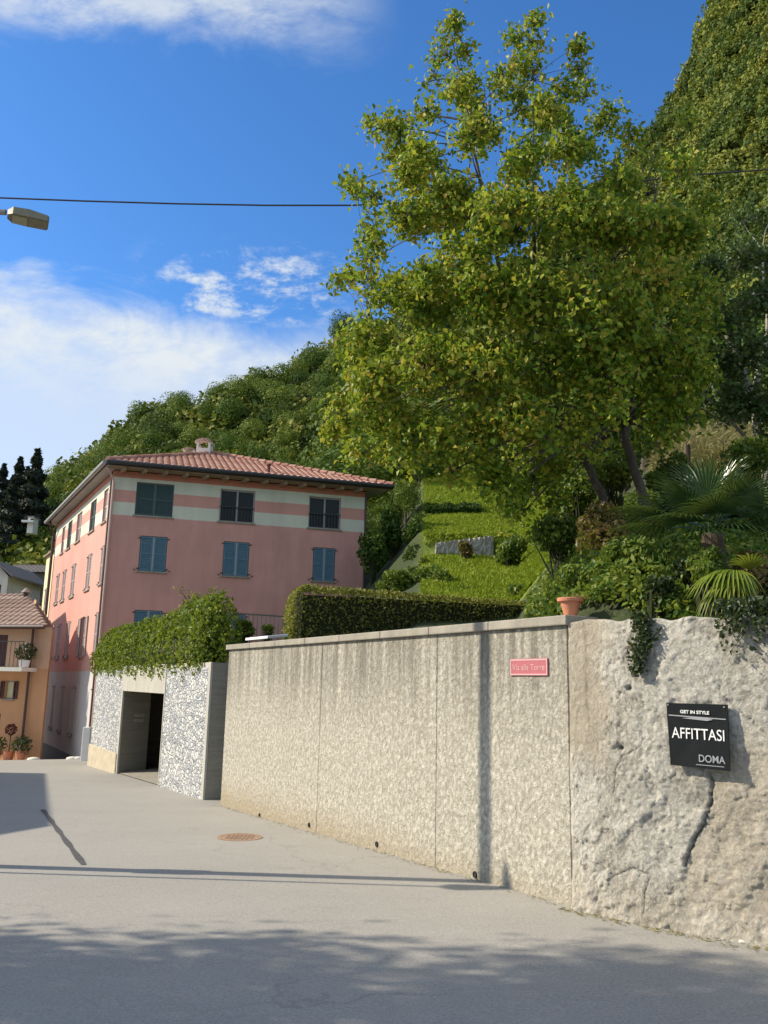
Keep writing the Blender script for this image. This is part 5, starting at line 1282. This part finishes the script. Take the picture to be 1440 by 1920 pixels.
# ---------------------------------------------------------------- fan palms
def frond(mbv, base, dirv, length, fan, n=26, arc=2.3, width=.03, droop=.25, petr=.008):
    """petiole plus fan of folded leaflets; returns arrays"""
    dirv = dirv.normalized(); tip = base+dirv*length+Vector((0, 0, .06*length))
    side = dirv.cross(Vector((0, 0, 1))).normalized(); nrm = side.cross(dirv).normalized()
    mbv['pet'].tube([base, base.lerp(tip, .5)+Vector((0, 0, .04)), tip], [petr*1.4, petr, petr*.8], 5)
    for i in range(n):
        a = -arc/2+arc*i/(n-1); L_ = fan*(1-.28*abs(a/(arc/2))**1.5)*random.uniform(.92, 1.06)
        dv = dirv*math.cos(a)+side*math.sin(a); p = tip
        segs = 5; pts = []
        for k in range(segs+1):
            t = k/segs; q = tip+dv*L_*t+nrm*(.10*L_*math.sin(math.pi*t*.6)*abs(math.cos(a)))+Vector((0, 0, -droop*L_*t**2.6*1.0))
            pts.append((q, width*(1-t)**.6*(.35+.65*min(1, t*3))))
        sd = dirv.cross(nrm).normalized()*math.cos(a)-dirv*math.sin(a)
        sd = nrm.cross(dv).normalized(); M_ = mbv['leaf']; k0 = len(M_.v)
        for q, w in pts:
            M_.v += [tuple(q-sd*w+nrm*w*.5), tuple(q), tuple(q+sd*w+nrm*w*.5)]
        for k in range(segs):
            b0 = k0+k*3; M_.f += [(b0, b0+1, b0+4, b0+3), (b0+1, b0+2, b0+5, b0+4)]; M_.m += [0, 0]
def palms():
    c = P(1335, 1000, 7.7); t = thing('fan_palm', (c.x, c.y, tz(1345, 7.7)), 'dark green fan palm standing on the bank above the old wall', 'palm tree')
    mb = MB(); base = Vector((c.x+.05, c.y, tz(1345, 7.7)-.1)); mb.tube([base, base.lerp(c, .5), c], [.13, .12, .09], 12)
    mb.build('trunk', 'deadpalm', t)
    D = {'pet': MB(), 'leaf': MB()}
    for az_, el, L_, fan in ((200, 35, .30, .60), (172, 48, .30, .62), (235, 60, .28, .58), (145, 30, .42, .60), (190, 78, .28, .62), (330, 62, .32, .6), (15, 42, .38, .6), (90, 55, .32, .6), (255, 15, .36, .56), (215, 5, .36, .52), (160, 5, .42, .55), (290, 35, .36, .58), (120, 68, .32, .58), (180, 14, .46, .56), (350, 20, .4, .58), (320, 5, .36, .5), (275, -5, .30, .46), (235, -8, .30, .46), (5, 70, .3, .6), (45, 25, .4, .55)):
        a = R(az_); e = R(el); frond(D, c, Vector((math.cos(a)*math.cos(e), math.sin(a)*math.cos(e), math.sin(e))), L_, fan, 32, 3.3, .015, .26)
    D['leaf'].build('fronds', 'leaf_palm', t); D['pet'].build('leaf_stalks', 'leaf_palm', t)
    # yellowing frond hanging over the wall
    c2 = P(1400, 1062, 7.0); D = {'pet': MB(), 'leaf': MB()}
    t2 = thing('fan_palm', (c2.x+.1, c2.y+.2, tz(1400, 7.2)), 'small fan palm with a yellow green leaf drooping over the wall edge', 'palm tree')
    cc = c2+Vector((.12, .22, -.08)); mb = MB(); mb.tube([cc-Vector((0, 0, .5)), cc], [.10, .08], 10); mb.build('trunk', 'deadpalm', t2)
    frond(D, cc, P(1330, 1070, 6.75)-cc, .30, .50, 24, 2.2, .017, .62)
    frond(D, cc, P(1330, 1100, 6.85)-cc, .22, .42, 20, 2.4, .016, .85)
    frond(D, cc, P(1405, 1030, 6.8)-cc, .14, .40, 14, 1.6, .016, .25)
    D['leaf'].build('fronds', 'leaf_palmy', t2); D['pet'].build('leaf_stalks', 'leaf_palmy', t2)
palms()

# ---------------------------------------------------------------- big trees
def lobed_tree(name, label, base, stems_, lobes, Y0, crownc, depthR, leaf, size, mat, bark, per=14, twn=1.0, dens=1.0, droop=.55, twigr=.006):
    t = thing(name, base, label, 'tree'); mb = MB(); nodes = []
    for pts, r0, r1 in stems_:
        q = [P(*p) if len(p) == 3 else Vector(p) for p in pts]; 
        # densify
        dn = []
        for a, b_ in zip(q, q[1:]):
            for k in range(4): dn.append(a.lerp(b_, k/4)+Vector((random.uniform(-.015, .015), random.uniform(-.015, .015), 0)))
        dn.append(q[-1]); rr = [r0+(r1-r0)*i/(len(dn)-1) for i in range(len(dn))]
        mb.tube(dn, rr, 9); nodes += list(zip(dn[len(dn)//3:], rr[len(dn)//3:]))
    mb.build('trunk', bark, t, smooth=True)
    br = MB(); tips = []
    for (px, py, rp) in lobes:
        reps = 1 if rp < 45 else (2 if rp < 75 else 3)
        for j in range(reps):
            dist = math.hypot(px-crownc[0], (py-crownc[1])*.85)/crownc[2]
            dR = depthR*math.sqrt(max(.03, 1-min(1, dist)**2))
            off = random.uniform(-1, 1)*dR if reps == 1 else dR*(-.8+1.6*j/(reps-1)+random.uniform(-.2, .2))
            Y = Y0+off; c = P(px+random.uniform(-8, 8), py+random.uniform(-8, 8), Y); r = rp*Y/F*.92
            nd, nr = min(nodes, key=lambda n_: (n_[0]-c).length+max(0, n_[0].z-c.z)*2.5)
            m1 = nd.lerp(c, .5)+Vector((random.uniform(-.1, .1), random.uniform(-.1, .1), .10*(c-nd).length))
            r0 = min(nr*.6, .012+.012*(c-nd).length); br.tube([nd, nd.lerp(m1, .5)+Vector((0, 0, .02)), m1, m1.lerp(c, .5)+Vector((random.uniform(-.04, .04), 0, .02)), c], [r0, r0*.85, r0*.65, r0*.5, r0*.3], 5, cap=False)
            k = max(7, int(twn*(r/.22)**2*5)); small = rp < 36
            for i in range(k):
                d = Vector(rng.normal(size=3)).normalized(); d.z *= .9; q = c+(Vector((d.x*r*1.25, d.y*r*1.25, abs(d.z)*r*2.4-r*.7)) if small else d*r*random.uniform(.45, 1.0)**.7)
                br.tube([c, c.lerp(q, .5)+Vector((0, 0, .03)), q], [twigr*1.3, twigr, twigr*.5], 3, cap=False); tips.append((q, c, .72 if small else 1))
    br.build('branches', bark, t)
    P_ = []; D_ = []
    for q, c, sm in tips:
        k = max(5, int(per*dens*sm*random.uniform(.35, 1.5))); 
        t_ = rng.uniform(.2 if sm < 1 else .45, 1.12, k)[:, None]; cc = np.array(c)+(np.array(q)-np.array(c))*t_+rng.normal(size=(k, 3))*.075
        P_.append(cc); o = unit(np.tile(np.array(q-c), (k, 1))+1e-6); o[:, 2] += .7; D_.append(unit(o))
    P_ = np.concatenate(P_); D_ = np.concatenate(D_)
    V, Fc = leaf_geo(P_, size, D_, .75, droop, .66, .22, .4); np_mesh('leaves', V, Fc, mat, t)
    print(name, 'tips', len(tips), 'leaves', len(P_)); return t
LOBES = [(850,70,26),(835,110,34),(868,165,45),(805,205,38),(745,255,38),(706,238,16),(930,150,36),(1000,75,30),(985,130,42),(1015,205,50),(900,250,60),(795,300,55),(1085,85,7),(1085,125,16),(1092,185,34),(1130,235,42),(1060,290,55),(975,300,60),(735,300,26),(700,375,28),(666,358,9),(700,430,30),(765,410,55),(690,490,34),(652,522,16),(722,545,50),(850,395,80),(950,410,85),(1060,410,85),(1160,335,50),(1200,420,65),(1290,245,26),(1270,320,45),(1185,250,20),
 (700,640,62),(800,555,85),(900,550,85),(1000,550,95),(1120,550,90),(1230,530,75),(1300,430,50),(700,755,60),(662,690,26),(645,800,26),(790,690,80),(900,690,90),(1020,690,90),(1130,690,85),(1235,670,72),(722,845,42),(800,825,60),(900,820,75),(1000,810,70),(935,895,50),(1085,800,50),(1005,905,36),(1230,775,45),(765,872,22),(840,880,32),(1250,420,60),(1150,440,70),(860,480,60),(640,655,16),(1310,560,50),(1285,650,50),(1180,600,70),(1080,620,80),(1300,705,45),(1262,740,45),(1130,760,45),(1045,862,42),(1100,840,30),(1200,720,50),(960,780,60),(700,700,60),(740,790,60),(1230,480,60),(1120,420,60),(940,170,30),(760,330,45),(870,110,24),(1045,170,30),(845,40,12),(820,145,30),(885,210,40),(960,80,18),(1005,40,10),(970,180,40),(1040,230,40),(1110,270,40),(1180,290,35),(715,250,26),(750,235,34),(650,350,14),(680,520,30),(640,520,12),(700,460,25),(640,740,25),(680,720,40),(680,850,25),(620,800,12),(1040,925,38),(985,960,34),(900,905,40),(960,930,40),(1240,830,34),(1290,790,30),(1300,600,50),(1320,380,40)]
def maple():
    base = Vector((P(1218, 978, 10.5).x, 10.5, tz(1218, 10.5)-.1))
    st = [([(1222, 995, 10.5), (1190, 880, 10.45), (1165, 800, 10.4), (1145, 700, 10.3), (1120, 560, 10.3), (1080, 400, 10.3), (1060, 280, 10.3)], .068, .016),
          ([(1172, 830, 10.42), (1188, 740, 10.5), (1200, 620, 10.6), (1215, 480, 10.7), (1230, 360, 10.7)], .040, .012),
          ([(1145, 965, 10.9), (1105, 880, 10.9), (1055, 790, 10.8), (1000, 680, 10.5), (940, 520, 10.4), (900, 330, 10.3), (860, 130, 10.3)], .060, .011),
          ([(1060, 800, 10.8), (980, 740, 10.2), (880, 690, 9.9), (760, 640, 9.8), (690, 600, 9.8)], .034, .009),
          ([(1010, 690, 10.5), (1000, 520, 10.6), (1000, 340, 10.6), (1000, 150, 10.5)], .04, .010),
          ([(1145, 700, 10.3), (1090, 650, 9.6), (1000, 600, 9.2)], .04, .014)]
    lobed_tree('maple_tree', 'big leafy maple with yellow green leaves leaning out from the bank above the wall', base, st, LOBES, 10.4, (1000, 560, 400), 1.9, None, .074, 'leaf_maple', 'bark', per=34, twn=1.55)
maple()
def olive():
    lob = [(1330,520,45),(1400,480,50),(1440,560,50),(1370,600,50),(1310,690,40),(1350,680,45),(1420,660,50),(1380,740,50),(1440,760,50),(1300,760,28),(1350,790,30),(1430,840,40),(1480,500,60),(1500,640,70),(1490,780,60),(1400,420,30),(1450,400,35),(1540,560,70)]
    base = Vector((P(1455, 950, 12.5).x, 12.5, tz(1455, 12.5)-.1))
    st = [([(1455, 960, 12.5), (1430, 860, 12.5), (1410, 740, 12.4), (1370, 640, 12.3), (1310, 540, 12.2)], .09, .018), ([(1412, 750, 12.4), (1440, 620, 12.4), (1430, 470, 12.4)], .05, .015), ([(1430, 860, 12.5), (1370, 790, 12.2), (1300, 720, 12.0)], .035, .012), ([(1430, 860, 12.5), (1500, 700, 12.5), (1510, 560, 12.5)], .05, .02)]
    lobed_tree('grey_leaved_tree', 'tree with small grey green leaves and pale branches at the right edge', base, st, lob, 12.4, (1420, 620, 220), 1.0, None, .072, 'leaf_olive', 'barkpale', per=40, twn=1.8, droop=.2)
olive()

# ---------------------------------------------------------------- lamp, wire, things that cast shade from outside the frame
def lamp():
    s1, s2 = G(0, 1625), G(905, 1654); d = (s1-s2); d.z = 0; d.normalize()
    f = Vector((s1.x, s1.y, 0))+d*2.0; f.z = gz(f.x, f.y)
    t = thing('street_lamp', f, 'street lamp whose flat grey head reaches in at the left edge of the sky', 'street lamp')
    e = Vector((.89, .45, 0)); a = P(14, 403, f.y+.05); top = Vector((f.x, f.y, a.z-.05))
    mb = MB(); mb.tube([f, f+Vector((0, 0, 2.5)), top], [.115, .10, .075], 14); mb.build('pole', 'zinc', t)
    mb = MB(); mb.tube([top, top.lerp(a, .5)+Vector((0, 0, .06)), a-e*.02+Vector((0, 0, .03))], [.045, .04, .035], 10); mb.build('arm', 'zinc', t)
    e = (P(91, 420, f.y+.25)-a).normalized(); s = Vector((-e.y, e.x, 0)).normalized(); L_ = (P(91, 420, f.y+.25)-a).length
    mb = MB(); k = []
    for u, w, h0, h1 in ((0, .06, -.02, .05), (.06, .13, -.03, .075), (L_*.5, .14, -.03, .085), (L_-.02, .13, -.03, .06), (L_, .11, -.02, .05)):
        q = a+e*u; k.append([q-s*w+Vector((0, 0, h0)), q+s*w+Vector((0, 0, h0)), q+s*w*.8+Vector((0, 0, h1)), q-s*w*.8+Vector((0, 0, h1))])
    for A, B in zip(k, k[1:]):
        for i in range(4): mb.face([A[i], A[(i+1) % 4], B[(i+1) % 4], B[i]])
    mb.face(k[0]); mb.face(k[-1][::-1]); hd = mb.build('lamp_head', 'lampmetal', t)
    mb = MB(); q = a+e*(L_*.12); mb.box(q-s*.10+Vector((0, 0, -.045)), e*L_*.36, s*.20, (0, 0, .02)); mb.build('lens', 'lampglass', hd)
    mb = MB(); q = a+e*(L_*.52); mb.box(q-s*.11+Vector((0, 0, -.04)), e*L_*.44, s*.22, (0, 0, .014)); mb.build('cover', 'lampmetal', hd)
    mb = MB(); mb.box(f+Vector((-.12, -.12, 2.4)), (.24, 0, 0), (0, .24, 0), (0, 0, .35)); mb.build('shadow_box', 'zinc', t)  # unseen box added to cast a small shadow mark on the road
    # unseen pole, added to cast the second shadow line on the road
    p0 = f+Vector((-.55, -.42, 0)); pass
    p1 = Vector((f.x+.05, f.y-.33, gz(f.x, f.y-.33))); t3 = thing('shadow_pole', p1, 'slim unseen pole beside the street lamp, added for its shadow line', 'pole')
    mb = MB(); mb.tube([p1, p1+Vector((0, 0, 4.35))], [.030, .025], 8); mb.build('pole', 'zinc', t3)
    mb = MB(); mb.tube([p1+Vector((0, 0, 4.35)), p1+Vector((0, 0, 4.45)), p1+Vector((-.03, .06, 5.0))], [.03, .15, .02], 8); mb.build('cap', 'darkmetal', t3)  # top shaped to cast the slanted shadow at the wall foot
    # wire across the road
    W_ = [(-250, 352), (0, 371), (160, 377), (330, 382), (500, 385), (660, 385), (850, 376), (1050, 358), (1300, 328), (1440, 318), (1800, 285)]
    pts = [P(x, y, 13.6) for x, y in W_]; 
    mb = MB(); mb.tube(pts, .014, 6); o = mb.build('overhead_wire', 'darkmetal', origin=pts[4]); tag(o, 'dark overhead wire crossing the sky from the left edge into the maple', 'wire')
lamp()
def shade():
    # tree left of the frame
    for k, (x, y, z, n, r) in enumerate(((-11.6, 6.4, 6.9, 60, 2.4), (-10.6, 4.0, 6.9, 62, 2.8))):
        lab = ['leafy street tree standing left of the view, the farther of two', 'leafy street tree standing left of the view, the nearer of two'][k]
        base = Vector((x, y, gz(x, y))); t = thing('street_tree', base, lab, 'tree', 'street trees left of the view'); mb = MB()
        mb.tube([base, base+Vector((.1, 0, 3)), base+Vector((0, .1, z))], [.2, .15, .05], 10)
        tips = []
        for i in range(n):
            d = Vector(rng.normal(size=3)).normalized(); q = Vector((x, y, z))+Vector((d.x*r, d.y*r*.85, d.z*r*.75))*random.uniform(.5, 1); s_ = base+Vector((0, 0, random.uniform(3, z)))
            mb.tube([s_, s_.lerp(q, .5)+Vector((0, 0, .2)), q], [.04, .025, .01], 4, cap=False); tips.append(q)
        mb.build('trunk', 'bark', t)
        P_ = np.concatenate([np.array(q)+rng.normal(size=(210, 3))*.30 for q in tips]); V, Fc = leaf_geo(P_, .13, None, .9, .3, .65, .2); np_mesh('leaves', V, Fc, 'leaf_street', t)
    # house across the lane, left of the frame
    tn = math.tan(R(SUN_EL)); sh = Vector((.992, -.125, 0))
    a, b_ = G(78, 1548), G(76, 1476); h = 5.4
    def src(p): q = Vector((p.x, p.y, 0))-sh*((h-p.z)/tn); return q
    A, B = src(a), src(b_); d = (B-A).normalized(); t = thing('lane_house', A, 'cream house across the lane, left of the view', 'house')
    out = Vector((-abs(d.y), d.x if d.y > 0 else -d.x, 0)); out = Vector((-d.y, d.x, 0)); out = out if out.x < 0 else -out
    mb = MB(); LL = (B-A).length+4.5; mb.box(A-Vector((0, 0, 3)), d*LL, out*6, (0, 0, h+3)); mb.build('wall', 'cream', t)
    mb = MB(); r0 = A+Vector((0, 0, h)); mb.box(r0, d*LL, out*3+Vector((0, 0, 1.5)), (0, 0, .1)); rf = mb.build('roof', 'oldtile', t)
    mb = MB(); mb.box(r0+out*6, d*LL, -out*3+Vector((0, 0, 1.5)), (0, 0, .1)); mb.build('roof_slope', 'oldtile', rf)
    c = A+d*((B-A).length+1.5)+Vector((0, 0, h)); 
    # gabled house whose shadow peaks on the pink side wall
    f = LE.at(8.0, 4.3); D = 8.5; c = f-sh*D; apex = 4.3+D*tn; w = 6.0; pe = Vector((.125, .992, 0)); t = thing('gabled_barn', (c.x, c.y, gz(c.x, c.y)), 'tall gabled house behind the orange house, left of the view', 'house')
    e = apex-1.7; base = -3.5; mb = MB(); back = -sh*7
    Q = lambda s_, z: Vector((c.x, c.y, 0))+pe*s_+Vector((0, 0, z))
    prof_ = [Q(-w/2, base), Q(w/2, base), Q(w/2, e), Q(0, apex), Q(-w/2, e)]
    mb.face(prof_); mb.face([p+back for p in prof_][::-1])
    for i in (0, 1, 4): mb.face([prof_[i], prof_[(i+1) % 5], prof_[(i+1) % 5]+back, prof_[i]+back])
    mb.build('wall', 'cream', t); mb = MB()
    mb.box(prof_[3]+Vector((0, 0, .02)), back, (prof_[2]-prof_[3])*1.08, (0, 0, .1)); rf = mb.build('roof', 'oldtile', t)
    mb = MB(); mb.box(prof_[3]+Vector((0, 0, .021)), back, (prof_[4]-prof_[3])*1.08, (0, 0, .1)); mb.build('roof_slope', 'oldtile', rf)
shade()
# plants and bits before the orange house
def street_bits():
    u, z = OR.uz(62, 1238); c = OR.at(u, ORZ+.03, .45); t = thing('balcony_planter', c, 'leafy plant in a white pot on the balcony corner of the orange house', 'plant')
    mb = MB(); mb.lathe(tuple(c), [(.001, 0), (.16, 0), (.2, .26), (.17, .26), (.001, .22)], 18); mb.build('pot', 'white', t)
    p, d = blob_pts((c.x, c.y, c.z+.55), (.42, .35, .35), 420, .3); V, Fc = leaf_geo(p, .10, d, .9, .2, .6, .2); np_mesh('plant', V, Fc, 'leaf_dark', t)
    for k, (px, py, lab) in enumerate(((38, 1412, 'potted plant with a round dark red head before the orange house'), (14, 1414, 'low bushy pot plant against the orange house wall'), (60, 1414, 'dark pot plant at the right corner of the orange house'))):
        u, z = OR.uz(px, py); q = OR.at(u, 0, .6); q.z = gz(q.x, q.y); t = thing('pot_plant', q, lab, 'plant', 'pots before the orange house')
        mb = MB(); mb.lathe(tuple(q), [(.001, 0), (.14, 0), (.19, .3), (.16, .3), (.001, .26)], 18); mb.build('pot', 'terracotta', t)
        if k == 0:
            mb = MB(); mb.tube([q+Vector((0, 0, .2)), q+Vector((0, 0, .9))], .02, 6); mb.build('stem', 'bark', t)
            p, d = blob_pts((q.x, q.y, q.z+1.05), (.2, .2, .2), 260, .6); V, Fc = leaf_geo(p, .08, d, .8, .1, .7, .2); np_mesh('flower_head', V, Fc, 'darkred', t)
        else:
            p, d = blob_pts((q.x, q.y, q.z+.5), (.4, .3, .35), 380, .3); V, Fc = leaf_geo(p, .09, d, .9, .2, .6, .2); np_mesh('plant', V, Fc, 'leaf_dark', t)
    # white stones at the lane corner
    for k, (px, py, r) in enumerate(((64, 1415, .22), (135, 1422, .20), (147, 1416, .16))):
        q = P(px, py, 31.0); q.z = gz(q.x, q.y); mb = MB(); mb.lathe(tuple(q), [(r, -.05), (r, .02), (r*.85, .06), (r*.4, .085), (.001, .09)], 14)
        o = mb.build('kerb_stone', 'whitewall', origin=q, smooth=True); tag(o, ['pale rounded stone by the downpipe of the orange house', 'pale rounded stone in front of the dark plinth of the pink house', 'pale rounded stone nearest the garage plinth'][k], 'stone', 'pale guard stones in the lane')
    q = P(159, 1425, 29.0); q.z = gz(q.x, q.y)
    mb = MB(); mb.box(q+Vector((-.12, -.1, -.1)), (.24, 0, 0), (0, .2, 0), (0, 0, 1.15)); o = mb.build('white_post', 'white', origin=q, bevel=.02); tag(o, 'square white gate post between the garage and the pink house', 'post')
street_bits()
